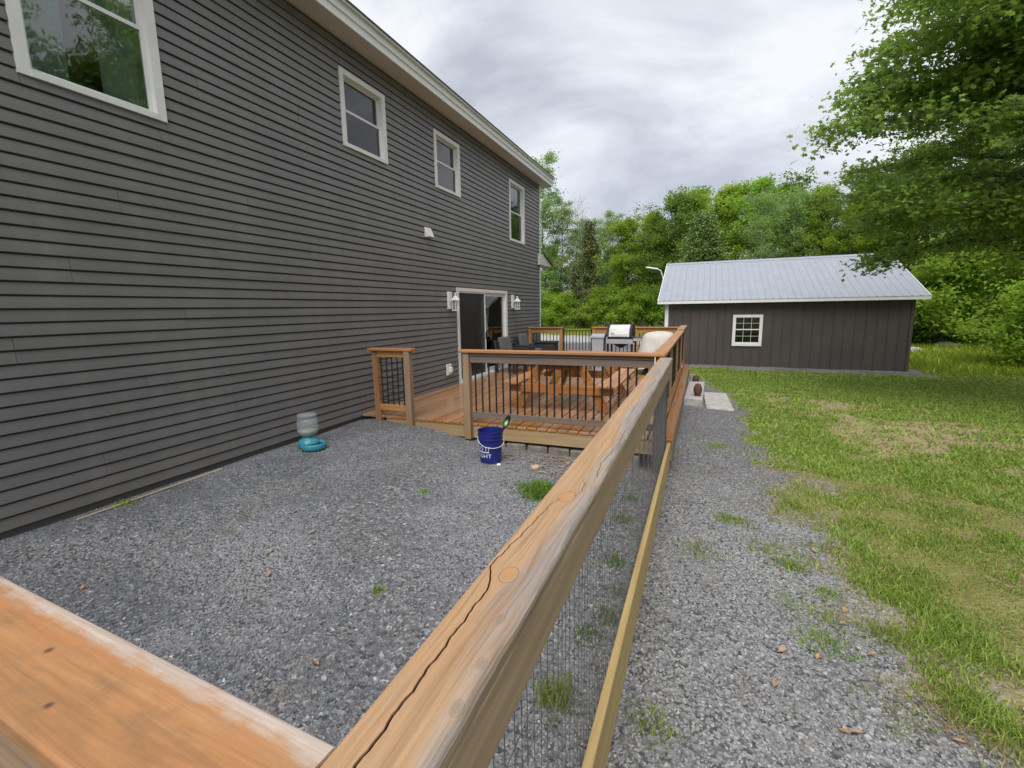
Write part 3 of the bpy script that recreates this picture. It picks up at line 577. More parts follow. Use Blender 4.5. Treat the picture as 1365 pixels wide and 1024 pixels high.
# back railing
BY = 13.75
b1 = thing('deck_railing', 'narrow back railing panel beside the house corner', 'railing', (-4.45, BY, .3))
post(b1, -3.96, BY, DZ+.002, RZ-.04, M['rail_or'], .09); post(b1, -4.96, BY, DZ+.002, RZ-.04, M['rail_or'], .09)
box('cap', b1, M['cap_x'], -5.02, -3.89, BY-.07, BY+.07, RZ-.038, RZ, .005); box('top_rail', b1, M['rail_or'], -4.91, -4.01, BY-.02, BY+.02, 1.21, RZ-.04, .004); box('bottom_rail', b1, M['rail_or'], -4.91, -4.01, BY-.02, BY+.02, .40, .48, .004)
for i in range(8): bal(b1, -4.85+i*.108, BY, .47, 1.215)
b2 = thing('deck_railing', 'wide back railing panel behind the barbecue grill', 'railing', (-1.7, BY, .3))
for px in (-2.95, -1.75, -.56): post(b2, px, BY, DZ+.002, RZ-.04, M['rail_or'], .09)
box('cap', b2, M['cap_x'], -3.02, -.555, BY-.07, BY+.07, RZ-.038, RZ, .005)
for a, b in ((-2.95, -1.75), (-1.75, -.56)):
    box('top_rail', b2, M['rail_or'], a+.046, b-.046, BY-.02, BY+.02, 1.205, RZ-.04, .004); box('bottom_rail', b2, M['rail_or'], a+.046, b-.046, BY-.02, BY+.02, .40, .48, .004)
    for i in range(10): bal(b2, a+.10+i*.108, BY, .47, 1.21)
gt = thing('deck_gate', 'black metal gate with slim bars between the back railing panels', 'gate', (-3.45, BY, .34))
for zz in (.40, 1.27): box('gate_rail', gt, M['black'], -3.86, -3.05, BY-.015, BY+.015, zz-.015, zz+.015, .002)
for xx in (-3.875, -3.035): box('gate_stile', gt, M['black'], xx-.02, xx+.02, BY-.02, BY+.02, .34, 1.33, .002)
for i in range(8): bal(gt, -3.79+i*.098, BY, .40, 1.26)
# edging blocks under the deck front
for i in range(9):
    xx = -3.35+i*.315; rz = rng.uniform(-.05, .05); zt = .045-rng.uniform(0, .02); h = .22
    o = obj('edging_block', boxmesh(.295, .2, h, .02, M['stone']), None, None, (xx, 6.10+rng.uniform(-.015, .015), zt-h/2), (0, rng.uniform(-.03, .03), rz))
    tag(o, 'rough grey stone edging block under the front of the deck', 'stone block', 'edging blocks under the deck front')

# ------------------------------------------------------------------ timber fence in the foreground
fence = thing('timber_fence', 'weathered timber fence with wire mesh and a heavy cracked top rail', 'fence', (-.38, 3.0, 0))
RL, RR, FZ = -.452, -.306, 1.35
cy_ = [.2, .46, .66, .856, .89, .923, .97, 1.10, 1.314, 1.37, 1.40, 1.445, 1.52, 1.548, 1.60, 1.75, 1.95, 2.187, 2.5, 6]
cx_ = [-.402, -.404, -.407, -.409, -.424, -.441, -.439, -.427, -.412, -.398, -.360, -.348, -.352, -.37, -.33, -.343, -.325, -.328, -.335, -.35]
def crackw(y): return np.interp(y, [.2, .5, .9, 1.2, 1.4, 1.6, 2.2, 2.6], [.0055, .005, .004, .0026, .002, .0022, .0014, .0])
yy = np.concatenate([np.arange(.20, 2.6, .012), np.arange(2.6, 5.80, .06)]); V = []
for yv in yy:
    xc = np.interp(yv, cy_, cx_)+.0016*math.sin(yv*71)+.001*math.sin(yv*173+1); cw = float(crackw(yv))+.0002; wob = .0022*math.sin(yv*9)+.0015*math.sin(yv*23+2)+.0008*math.sin(yv*61); dp_ = .018 if cw > .0005 else 0.0004
    dip = .0012*math.sin(yv*5)
    pr = [(RL, FZ-.040), (RL+.0005, FZ-.006), (RL+.004, FZ-.0015), (RL+.010, FZ), (xc-cw-.002, FZ+.0006), (xc-cw/2, FZ-.0008), (xc-cw*.1, FZ-dp_), (xc+cw*.1, FZ-dp_), (xc+cw/2, FZ-.0008), (xc+cw+.002, FZ+.0004), (RR-.020, FZ+dip*.3), (RR-.009+wob*.4, FZ-.003), (RR-.003+wob, FZ-.009), (RR+wob*.6, FZ-.018), (RR-.001+wob*.4, FZ-.040)]
    V += [(x+.38, yv-3, z) for x, z in pr]
n = 15; m_ = len(yy); F = [(j*n+i, j*n+i+1, (j+1)*n+i+1, (j+1)*n+i) for j in range(m_-1) for i in range(n-1)]+[(j*n+n-1, j*n, (j+1)*n, (j+1)*n+n-1) for j in range(m_-1)]+[tuple(range(n)), tuple(range(m_*n-1, (m_-1)*n-1, -1))]
KNOTS = [(-.385, .905, .024, 0), (-.342, .760, .0085, 1), (-.326, .640, .009, 1), (-.322, .545, .0095, 1), (-.380, 1.385, .030, 0), (-.372, 2.02, .018, 0), (-.42, 2.75, .016, 0), (-.36, 3.4, .02, 0)]
def m_fence():
    t = MT('weathered_fence_rail'); P = t.n('TexCoord').outputs['Object']; sx = t.n('SeparateXYZ'); t.set(sx.inputs[0], P); X, Y, Z = sx.outputs
    # grain bends round the knots
    bend = 0.0
    for (kx, ky, kr, kd) in KNOTS:
        dx = t.math('SUBTRACT', X, kx+.38); dy = t.math('MULTIPLY', t.math('SUBTRACT', Y, ky-3), .45); d2 = t.math('ADD', t.math('MULTIPLY', dx, dx), t.math('MULTIPLY', dy, dy))
        w_ = t.math('DIVIDE', t.math('MULTIPLY', dx, kr*kr*.9), t.math('ADD', d2, kr*kr*.45)); bend = t.math('ADD', bend, w_)
    c3 = t.n('CombineXYZ'); t.set(c3.inputs[0], t.math('SUBTRACT', X, bend)); t.set(c3.inputs[1], Y); t.set(c3.inputs[2], Z); G = c3.outputs[0]
    g1 = t.noise(t.map(G, (42, 1.3, 42)), 1, 6, .6, .8); g2 = t.noise(t.map(G, (190, 3.5, 190)), 1, 4, .65, .3); big = t.noise(t.map(G, (9, 1.6, 9)), 1, 4, .55)
    warm = t.ramp(g1, [(.25, (.27, .165, .09)), (.48, (.41, .26, .145)), (.68, (.49, .325, .19))])
    warm = t.mix(t.ramp(big, [(.45, (0, 0, 0)), (.70, (.38, .38, .38))]), warm, (.46, .245, .12))
    warm = t.mix(t.ramp(g2, [(.30, (.55, .55, .55)), (.52, (0, 0, 0))]), warm, (.23, .135, .07))
    gray = t.ramp(t.math('ADD', t.math('MULTIPLY', g2, .55), t.math('MULTIPLY', g1, .45)), [(.30, (.15, .138, .132)), (.5, (.27, .258, .25)), (.68, (.385, .37, .36))])
    edge = t.math('ADD', t.math('MULTIPLY', t.math('SUBTRACT', X, .004), 15.0), t.math('ADD', t.math('MULTIPLY', t.math('SUBTRACT', big, .5), 3.2), t.math('MULTIPLY', t.math('SUBTRACT', g1, .5), 1.4)))
    near = t.math('ADD', t.ramp(t.math('ADD', Y, 2.8), [(0, (.3, .3, .3)), (.35, (0, 0, 0))]), t.ramp(t.math('MULTIPLY', t.math('ADD', Y, 2.8), .2), [(.25, (0, 0, 0)), (.85, (.75, .75, .75))]))
    c = t.mix(t.ramp(t.math('ADD', edge, t.math('MULTIPLY', near, 1.0)), [(.05, (0, 0, 0)), (.95, (.82, .82, .82))]), warm, gray)
    c = t.mix(t.ramp(t.noise(t.map(P, (14, 5, 14)), 1, 5, .7), [(.58, (0, 0, 0)), (.78, (.45, .45, .45))]), c, (.24, .215, .19))
    for (kx, ky, kr, kd) in KNOTS:
        dx = t.math('SUBTRACT', X, kx+.38); dy = t.math('MULTIPLY', t.math('SUBTRACT', Y, ky-3), .62); d = t.math('SQRT', t.math('ADD', t.math('MULTIPLY', dx, dx), t.math('MULTIPLY', dy, dy)))
        d = t.math('ADD', t.math('DIVIDE', d, kr), t.math('MULTIPLY', t.math('SUBTRACT', big, .5), .9))
        ring = t.math('ADD', .5, t.math('MULTIPLY', t.math('SINE', t.math('MULTIPLY', d, 21.0), 0), .22))
        kc = t.mix(ring, (.50, .26, .10), (.42, .20, .075)) if not kd else t.mix(ring, (.26, .22, .185), (.19, .15, .12))
        c = t.mix(t.ramp(d, [(.55, (.62, .62, .62)), (1.1, (0, 0, 0))]), c, kc)
        c = t.mix(t.ramp(d, [(.86, (0, 0, 0)), (.96, (.75, .75, .75)), (1.05, (0, 0, 0))]), c, (.17, .10, .06))
    side = t.ramp(t.math('SUBTRACT', FZ-.012, Z), [(0, (0, 0, 0)), (.012, (1, 1, 1))]); sc_ = t.ramp(g1, [(.3, (.20, .145, .09)), (.55, (.35, .265, .175)), (.7, (.42, .35, .26))])
    c = t.mix(side, c, sc_)
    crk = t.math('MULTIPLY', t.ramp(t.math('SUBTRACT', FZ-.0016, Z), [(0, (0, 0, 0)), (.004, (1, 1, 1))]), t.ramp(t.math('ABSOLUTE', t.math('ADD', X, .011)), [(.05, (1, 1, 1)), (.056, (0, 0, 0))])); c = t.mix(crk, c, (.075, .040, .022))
    t.bump(t.math('ADD', t.math('MULTIPLY', g1, .8), g2), .8, .003); return t.fin(c, .72, 0, .3)
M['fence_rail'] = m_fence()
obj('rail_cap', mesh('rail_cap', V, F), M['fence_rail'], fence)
for p in bpy.data.meshes[-1].polygons if False else []: pass
t_ = wood('fence_side_wood', (.42, .30, .18), (.23, .15, .085), .25, 'Y', .75, .1, (.34, .29, .225)); M['fence_side'] = t_
box('rail_board', fence, M['fence_side'], RR-.041, RR-.0025, .22, 5.79, 1.165, FZ-.0415, .006)
box('kick_board', fence, M['kick'], -.342, -.304, .3, 5.93, -.03, .28, .004)
post(fence, -.425, 5.83, -.15, FZ-.042, M['post_dark'], .14); post(fence, -.425, .40, -.1, FZ-.042, M['post_gray'], .09)
segs = []
for i in range(int((5.75-.45)/.051)):
    yv = .45+i*.051; segs.append(((-.362, yv, -.02), (-.362+.004*math.sin(i), yv+.004*math.sin(i*1.7), 1.20), .0014, .0014))
for zz in np.arange(.02, 1.2, .102):
    pv = None
    for yv in np.arange(.44, 5.79, .35):
        q = (-.3642, yv, zz+.006*math.sin(yv*3+zz*9)); 
        if pv: segs.append((pv, q, .0015, .0015))
        pv = q
V, F = tubes([((a[0]+.38, a[1]-3, a[2]), (b[0]+.38, b[1]-3, b[2]), r, s) for a, b, r, s in segs], 4)
kind(obj('wire_mesh', mesh('wire_mesh', V, F), M['galv'], fence), 'stuff')
# near rail along the second side of the fence (butts against the first)
ang = math.atan2(-.058, 1.055)
nf = thing('timber_fence', 'orange brown flat topped fence rail meeting the cracked rail at the corner', 'fence', (-.46, .342, 0), ang)
def m_near():
    t = MT('orange_fence_board'); P = t.n('TexCoord').outputs['Object']; sx = t.n('SeparateXYZ'); t.set(sx.inputs[0], P); X, Y, Z = sx.outputs
    g1 = t.noise(t.map(P, (1.6, 30, 30)), 1, 6, .6, 1.2); g2 = t.noise(t.map(P, (5, 170, 170)), 1, 4, .65); big = t.noise(t.map(P, (3.0, 8, 8)), 1, 5, .6, .6); sp_ = t.noise(t.map(P, (9, 16, 16)), 1, 6, .7)
    c = t.ramp(t.math('ADD', t.math('MULTIPLY', g1, .6), t.math('MULTIPLY', big, .4)), [(.30, (.23, .112, .05)), (.48, (.40, .195, .08)), (.64, (.47, .265, .13))])
    c = t.mix(t.ramp(big, [(.5, (0, 0, 0)), (.72, (.75, .75, .75))]), c, (.42, .165, .06))
    c = t.mix(t.ramp(sp_, [(.48, (0, 0, 0)), (.72, (.65, .65, .65))]), c, (.21, .13, .07)); c = t.mix(t.ramp(t.noise(t.map(P, (40, 9, 9), rot=(0, 0, .5)), 1, 4, .7), [(.62, (0, 0, 0)), (.72, (.14, .14, .14))]), c, (.55, .38, .23)); c = t.mix(t.ramp(g2, [(.3, (.35, .35, .35)), (.6, (0, 0, 0))]), c, (.26, .15, .07))
    e = t.math('ADD', t.math('MULTIPLY', t.math('SUBTRACT', Y, .048), 22.0), t.math('MULTIPLY', t.math('SUBTRACT', sp_, .5), 2.0))
    c = t.mix(t.ramp(e, [(.0, (0, 0, 0)), (.55, (.85, .85, .85))]), c, t.ramp(g2, [(.3, (.38, .32, .28)), (.7, (.56, .50, .45))]))
    for kx, ky in ((-.46, -.048), (-.62, .012)):
        dx = t.math('MULTIPLY', t.math('SUBTRACT', X, kx), .9); dy = t.math('SUBTRACT', Y, ky); d = t.math('ADD', t.math('SQRT', t.math('ADD', t.math('MULTIPLY', dx, dx), t.math('MULTIPLY', dy, dy))), t.math('MULTIPLY', t.math('SUBTRACT', sp_, .5), .012))
        c = t.mix(t.ramp(d, [(.004, (.9, .9, .9)), (.009, (0, 0, 0))]), c, (.10, .05, .03))
    t.bump(t.math('ADD', g1, t.math('MULTIPLY', g2, .7)), .4, .002); return t.fin(c, .62, 0, .35)
M['near'] = m_near()
def rounded_x(x0, x1, w_, h, r, n=4):
    pr = []
    for cx, cz, a0 in ((w_/2-r, h-r, 0), (-w_/2+r, h-r, 90), (-w_/2+r, r, 180), (w_/2-r, r, 270)):
        for i in range(n+1): a = rad(a0+90*i/n); pr.append((cx+r*math.cos(a), cz+r*math.sin(a)))
    return extrude_x(pr, x0, x1)
V, F = rounded_x(-3.2, .004, .178, .038, .009); o = obj('rail_cap', mesh('rail_cap', V, F), M['near'], nf, (0, 0, FZ-.038))
bm_ = wood('near_side_wood', (.40, .27, .14), (.22, .13, .07), .3, 'X', .7); 
obj('rail_board', boxmesh(3.1, .04, .14, .006, bm_), None, nf, (-1.65, -.05, FZ-.109)); obj('post', boxmesh(.09, .09, 1.35, .006, M['post_gray']), None, nf, (-2.6, .0, FZ-.04-.675))

# ------------------------------------------------------------------ shed
SY, SX0, SX1, SB, SE = 19.0, -1.30, 6.30, -.33, 2.08; SD = 7.4
shed = thing('shed', 'dark brown metal sided shed with a pale grey metal gable roof', 'shed', (2.5, SY, SB))
RYc = SY+SD/2; RZt = 3.80; EZ = 2.13; OV = .30
pitch = math.atan2(RZt-EZ, RYc-(SY-.28))
V, F = [], []
WIN = (1.03, 2.00, .47, 1.60)
for bx in ((SX0, WIN[0], SB, SE+.1), (WIN[1], SX1, SB, SE+.1), (WIN[0], WIN[1], SB, WIN[2]), (WIN[0], WIN[1], WIN[3], SE+.1)): addbox(V, F, bx[0]-2.5, bx[1]-2.5, .012, .12, bx[2]-SB, bx[3]-SB)
for xx in (SX0, SX1-.1):
    k = len(V); pf = [(.12, 0), (SD, 0), (SD, SE-SB), (SD/2, RZt-SB-.12), (.12, SE-SB)]; V += [(xx-2.5, a, b) for a, b in pf]+[(xx+.1-2.5, a, b) for a, b in pf]
    F += [tuple(range(k+4, k-1, -1)), tuple(range(k+5, k+10))]+[(k+i, k+(i+1) % 5, k+5+(i+1) % 5, k+5+i) for i in range(5)]
addbox(V, F, SX0-2.5, SX1-2.5, SD-.1, SD, 0, SE-SB)
obj('wall', mesh('wall', V, F), M['shedwall'], shed)
# ribbed wall panels (each a sheet with raised ribs)
def ribsheet(width, h, nr, rib=.02, rw=.022):
    pr = []; 
    for i in range(nr):
        a = i*width/nr; pr += [(a, 0), (a+width/nr-rw*2, 0), (a+width/nr-rw*1.6, rib), (a+width/nr-rw*.4, rib)]
    pr.append((width, 0)); V = [(p, -q, 0) for p, q in pr]+[(p, -q, h) for p, q in pr]; n = len(pr)
    return V, [(i, i+1, n+i+1, n+i) for i in range(n-1)]
def panel(x0, x1, z0, z1):
    nr = max(1, round((x1-x0)/.305)); V, F = ribsheet(x1-x0, z1-z0, nr, .022, .026)
    obj('wall_panel', mesh('wall_panel', V, F), M['shedwall'], shed, (x0, SY+.008, z0), world=True)
pw = .914; xx = SX0
while xx < SX1-.05:
    b = min(xx+pw, SX1)
    if b <= WIN[0] or xx >= WIN[1]: panel(xx, b-.001, SB, SE+.05)
    else:
        if xx < WIN[0]: panel(xx, WIN[0], SB, SE+.05)
        p, q = max(xx, WIN[0]), min(b, WIN[1]); panel(p, q, SB, WIN[2]); panel(p, q, WIN[3], SE+.05)
        if b > WIN[1]: panel(WIN[1], b, SB, SE+.05)
    xx = b
box('corner_trim', shed, M['white'], SX0-.05, SX0+.08, SY-.035, SY+.10, SB, SE+.03, .004)
box('corner_trim', shed, M['shedwall'], SX1-.06, SX1+.03, SY-.032, SY+.08, SB, SE+.03, .004)
# roof: frame plus metal sheets with ribs
rl = math.hypot(RZt-EZ, RYc-(SY-.28))
roof = obj('roof', (lambda VF: mesh('roof', *VF))(extrude_x([(SY-.24, EZ+.005), (RYc, RZt-.03), (2*RYc-SY+.24, EZ+.005), (2*RYc-SY+.20, EZ-.06), (RYc, RZt-.12), (SY-.20, EZ-.06)], SX0-OV+.02-2.5, SX1+OV-.02-2.5)), M['white'], shed, (0, -SY, -SB))
nsh = 9; wsh = (SX1-SX0+2*OV)/nsh
V, F = ribsheet(wsh-.002, rl+.03, 4, .016, .022); rsheet = mesh('roof_sheet', V, F); rsheet.materials.append(M['metalroof'])
for sgn in (0, 1):
    for i in range(nsh):
        o = bpy.data.objects.new('roof_sheet', rsheet); link(o, roof)
        x0 = SX0-OV+i*wsh
        if sgn == 0: o.location = Vector((x0-2.5, SY-.30, EZ+.012)); o.rotation_euler = (pitch-math.pi/2, 0, 0)
        else: o.location = Vector((x0+wsh-2.5, 2*RYc-SY+.30, EZ+.012)); o.rotation_euler = (pitch-math.pi/2, 0, math.pi)
V, F = extrude_x([(RYc-.16, RZt-.035), (RYc, RZt+.05), (RYc+.16, RZt-.035), (RYc, RZt+.035)], SX0-OV-.02-2.5, SX1+OV+.02-2.5); obj('ridge_cap', mesh('ridge_cap', V, F), M['metalroof'], roof)
V, F = [], []; addbox(V, F, SX0-OV-2.5, SX1+OV-2.5, SY-.29, SY-.255, EZ-.10, EZ+.004); obj('fascia', mesh('fascia', V, F), M['white'], roof)
V, F = [], []; addbox(V, F, SX0-OV-2.5, SX1+OV-2.5, SY-.254, SY-.002, EZ-.07, EZ-.055); obj('soffit', mesh('soffit', V, F), M['soffit'], roof)
for xx in (SX0-OV-.012, SX1+OV-.012):
    V, F = extrude_x([(SY-.292, EZ-.09), (RYc, RZt-.10), (2*RYc-SY+.29, EZ-.09), (2*RYc-SY+.29, EZ+.035), (RYc, RZt+.03), (SY-.292, EZ+.035)], xx-2.5, xx+.025-2.5); obj('rake_trim', mesh('rake_trim', V, F), M['white'], roof)
V, F = [], []; a, b, c, d = WIN
for bx in ((a, a+.10, c, d), (b-.10, b, c, d), (a+.10, b-.10, d-.10, d), (a+.10, b-.10, c, c+.10)): addbox(V, F, bx[0]-(a+b)/2, bx[1]-(a+b)/2, -.04, .06, bx[2]-c, bx[3]-c)
win = obj('window', mesh('window', V, F), M['white'], shed, ((a+b)/2, SY, c), world=True)
V, F = [], []; hh = d-c; ww = b-a
for s0, s1 in ((.10, hh/2+.015), (hh/2+.015, hh-.10)):
    addbox(V, F, -ww/2+.10, ww/2-.10, -.02, .02, s0, s0+.035)
    for i in (1, 2): xx = -ww/2+.10+(ww-.2)*i/3; addbox(V, F, xx-.005, xx+.005, -.012, .012, s0+.035, s1)
    addbox(V, F, -ww/2+.10, ww/2-.10, -.0115, .0115, (s0+s1)/2+.013, (s0+s1)/2+.023)
obj('glazing_bars', mesh('glazing_bars', V, F), M['white'], win)
V, F = [], []; addbox(V, F, -ww/2+.1, ww/2-.1, .022, .026, .1, hh-.1); obj('pane', mesh('pane', V, F), M['glass_dark'], win)
V, F = [], []; [addbox(V, F, *q) for q in ((-ww/2-.05, ww/2+.05, .9, .94, -.05, hh+.05), (-ww/2-.05, -ww/2, .10, .9, -.05, hh+.05), (ww/2, ww/2+.05, .10, .9, -.05, hh+.05), (-ww/2, ww/2, .10, .9, -.05, 0), (-ww/2, ww/2, .10, .9, hh, hh+.05))]; obj('shade_box', mesh('shade_box', V, F), M['shedwall'], win)  # added unseen box behind the pane, keeps light out so the window stays dark
lt = thing('barn_light', 'white lamp on a long arm above the gable end of the shed', 'lamp', (SX0-OV-.02, 21.6, 3.05))
tube('arm', lt, M['white'], (.0, 0, -.05), (-.14, -.05, .42), .022); tube('arm', lt, M['white'], (-.14, -.05, .42), (-.30, -.08, .50), .022)
obj('lamp_head', boxmesh(.55, .16, .07, .03, M['white']), None, lt, (-.50, -.09, .53), (0, .18, 0))

# ------------------------------------------------------------------ picnic table
pt = thing('picnic_table', 'orange brown wooden picnic table with attached benches on the deck', 'picnic table', (-2.08, 8.05, DZ))
HL = 1.08
for i in range(5):
    xx = -.37+i*.149; obj('top_plank', boxmesh(.142, 2*HL, .038, .004, M['table_y']), None, pt, (xx+.072, 0, .79))
for s in (-1, 1):
    for i in range(2): obj('seat_plank', boxmesh(.138, 2*HL, .038, .004, M['table_y']), None, pt, (s*(.72+i*.145), 0, .455))
for ye in (-.92, .92):
    obj('cross_beam', boxmesh(1.72, .038, .14, .004, M['table']), None, pt, (0, ye, .364)); obj('top_batten', boxmesh(.70, .038, .09, .004, M['table']), None, pt, (0, ye, .724))
    for s in (-1, 1):
        p0 = Vector((s*.74, 0, .0)); p1 = Vector((s*.30, 0, .77)); Ln = (p1-p0).length; an = math.atan2(p1.x-p0.x, p1.z-p0.z)
        obj('leg', boxmesh(.038*1.0+.10, .038, Ln, .004, M['table']), None, pt, ((p0.x+p1.x)/2, ye+(.04 if ye < 0 else -.04), .395), (0, an, 0))
for s in (-1, 1):
    p0 = Vector((0, s*.86, .70)); p1 = Vector((0, s*.18, .38)); d_ = p1-p0; obj('brace', boxmesh(.038, .09, .95, .004, M['table']), None, pt, (s*.02, s*.46, .53), (s*rad(58), 0, 0))
obj('centre_batten', boxmesh(.68, .09, .038, .004, M['table']), None, pt, (0, 0, .75))

# ------------------------------------------------------------------ grill, bin, covered table, chairs
gr = thing('barbecue_grill', 'gas barbecue grill with shiny steel lid and black side shelf', 'grill', (-1.93, 12.35, DZ), rad(-4)); gr.scale = (.95, .95, .96)
for sx_ in (-.33, .33, ):
    for sy_ in (-.22, .22): obj('leg', boxmesh(.04, .04, .78, .004, M['black']), None, gr, (sx_, sy_, .39))
obj('firebox', boxmesh(.70, .50, .17, .03, M['blackplastic']), None, gr, (0, 0, .85)); obj('control_panel', boxmesh(.72, .04, .12, .008, M['greyplastic']), None, gr, (0, -.27, .81))
V, F = extrude_x([(-.25, .94), (.25, .94), (.25, 1.10), (.12, 1.23), (-.06, 1.25), (-.20, 1.14)], -.30, .26); lid = obj('lid', mesh('lid', V, F), M['steel'], gr)
for sx_ in (-.325, .285):
    V, F = extrude_x([(-.27, .935), (.27, .935), (.27, 1.11), (.13, 1.25), (-.06, 1.27), (-.22, 1.15)], sx_-.03, sx_+.03); obj('lid_end', mesh('lid_end', V, F), M['black'], lid)
tube('lid_handle', lid, M['steel'], (-.22, -.30, 1.01), (.22, -.30, 1.01), .012)
obj('badge', boxmesh(.10, .012, .035, .003, M['black']), None, lid, (-.19, -.245, 1.02), (-.2, 0, 0))
V, F = lathe([(.02, -.14), (.10, -.10), (.26, 0), (.26, .02)], 16); obj('drip_tray', mesh('drip_tray', V, F), M['black'], gr, (-.02, 0, .76))
sh = obj('side_shelf', boxmesh(.34, .42, .035, .01, M['black']), None, gr, (.56, 0, .90)); obj('front_trim', boxmesh(.34, .03, .075, .006, M['greyplastic']), None, gr, (.53, -.225, .86))
obj('leg', boxmesh(.035, .035, .88, .004, M['black']), None, gr, (.70, -.18, .44)); obj('bottom_shelf', boxmesh(.68, .46, .025, .004, M['black']), None, gr, (0, 0, .16))
for sx_ in (-.33, .33): V, F = lathe([(.05, -.012), (.05, .012)], 14); obj('wheel', mesh('wheel', V, F), M['black'], gr, (sx_, -.26, .05), (math.pi/2, 0, 0))
bn = thing('storage_bin', 'grey plastic bin with a sloped lid left of the barbecue grill', 'bin', (-2.52, 12.35, DZ))
V = [(-.13, -.17, 0), (.13, -.17, 0), (.13, .17, 0), (-.13, .17, 0), (-.155, -.20, .86), (.155, -.20, .86), (.155, .20, .86), (-.155, .20, .86)]
obj('body', mesh('body', V, [(3, 2, 1, 0), (4, 5, 6, 7), (0, 1, 5, 4), (1, 2, 6, 5), (2, 3, 7, 6), (3, 0, 4, 7)]), M['greyplastic'], bn)
V, F = extrude_x([(-.22, .862), (.22, .862), (.22, .90), (.05, .965), (-.05, .965), (-.22, .90)], -.175, .175); obj('lid', mesh('lid', V, F), M['greyplastic'], bn); obj('front_panel', boxmesh(.18, .012, .55, .005, M['greyplastic']), None, bn, (0, -.195, .42), (rad(-2), 0, 0))
ct = thing('covered_table', 'small table hidden under a pale beige weather cover in the deck corner', 'covered table', (-.98, 12.15, DZ))
nth, nz = 72, 16; V = []; F = []
for j in range(nz+1):
    u = j/nz; 
    for i in range(nth):
        a = 2*math.pi*i/nth; ca, sa2 = math.cos(a), math.sin(a); q = (abs(ca)**4+abs(sa2)**4)**(-.25); fold = .025*math.sin(a*9+1)*u*u+.02*math.sin(a*5+2)*u
        if u < .3: rr_ = q*(u/.3)*.33; z = .98+.05*(1-(u/.3)**2)+.012*math.sin(a*4)
        else: t2 = (u-.3)/.7; rr_ = q*(.33+.05*math.sqrt(t2)+.12*t2)+fold; z = .965-.80*t2+.03*math.sin(a*6)*t2
        V.append((rr_*ca*1.05, rr_*sa2*1.2, z))
for j in range(nz):
    for i in range(nth): F.append((j*nth+i, j*nth+(i+1) % nth, (j+1)*nth+(i+1) % nth, (j+1)*nth+i))
obj('cover', mesh('cover', V, F, True), M['cover'], ct)
for sx_ in (-.3, .3):
    for sy_ in (-.32, .32): obj('leg', boxmesh(.05, .05, .9, .004, M['black']), None, ct, (sx_, sy_, .45))
def wicker_chair(x, y, rz, label):
    t = thing('wicker_chair', label, 'chair', (x, y, DZ), rz, 'dark wicker chairs by the house wall')
    for sx_ in (-.29, .29):
        for sy_ in (-.27, .27): obj('leg', boxmesh(.05, .05, .30, .004, M['wicker']), None, t, (sx_, sy_, .15))
        obj('arm', boxmesh(.09, .62, .26, .02, M['wicker']), None, t, (sx_*1.08, 0, .50))
    obj('seat', boxmesh(.62, .62, .12, .02, M['wicker']), None, t, (0, 0, .34)); obj('seat_cushion', boxmesh(.52, .54, .11, .035, M['cushion']), None, t, (0, -.02, .455))
    obj('backrest', boxmesh(.66, .07, .48, .02, M['wicker']), None, t, (0, .29, .60), (rad(-10), 0, 0)); obj('back_cushion', boxmesh(.50, .12, .46, .04, M['cushion']), None, t, (0, .20, .70), (rad(-14), 0, 0))
wicker_chair(-4.62, 11.35, rad(78), 'dark wicker chair with grey cushions next to the patio door')
wicker_chair(-4.62, 12.75, rad(84), 'dark wicker chair with grey cushions nearer the house corner')
ot = thing('wicker_ottoman', 'black wicker storage box beside the chairs on the deck', 'box', (-4.25, 13.2, DZ))
obj('body', boxmesh(.60, .45, .62, .02, M['wicker']), None, ot, (0, 0, .33)); obj('lid', boxmesh(.64, .49, .05, .015, M['blackplastic']), None, ot, (0, 0, .667)); 

# ------------------------------------------------------------------ bucket with tool, feeder, strip
bx_, by_ = -2.37, 5.08; bz = float(zg(bx_, by_))+.008
bk = thing('bucket', 'blue plastic bucket with white lettering in front of the deck', 'bucket', (bx_, by_, bz))
prof = [(.128, 0), (.132, .004), (.146, .285), (.157, .287), (.157, .302), (.148, .304), (.150, .335), (.157, .337), (.157, .348), (.150, .35), (.152, .385), (.158, .388), (.157, .397), (.149, .397), (.124, .02), (.02, .015)]
V, F = lathe(prof, 40, True); obj('pail', mesh('pail', V, F, False), M['blue'], bk)
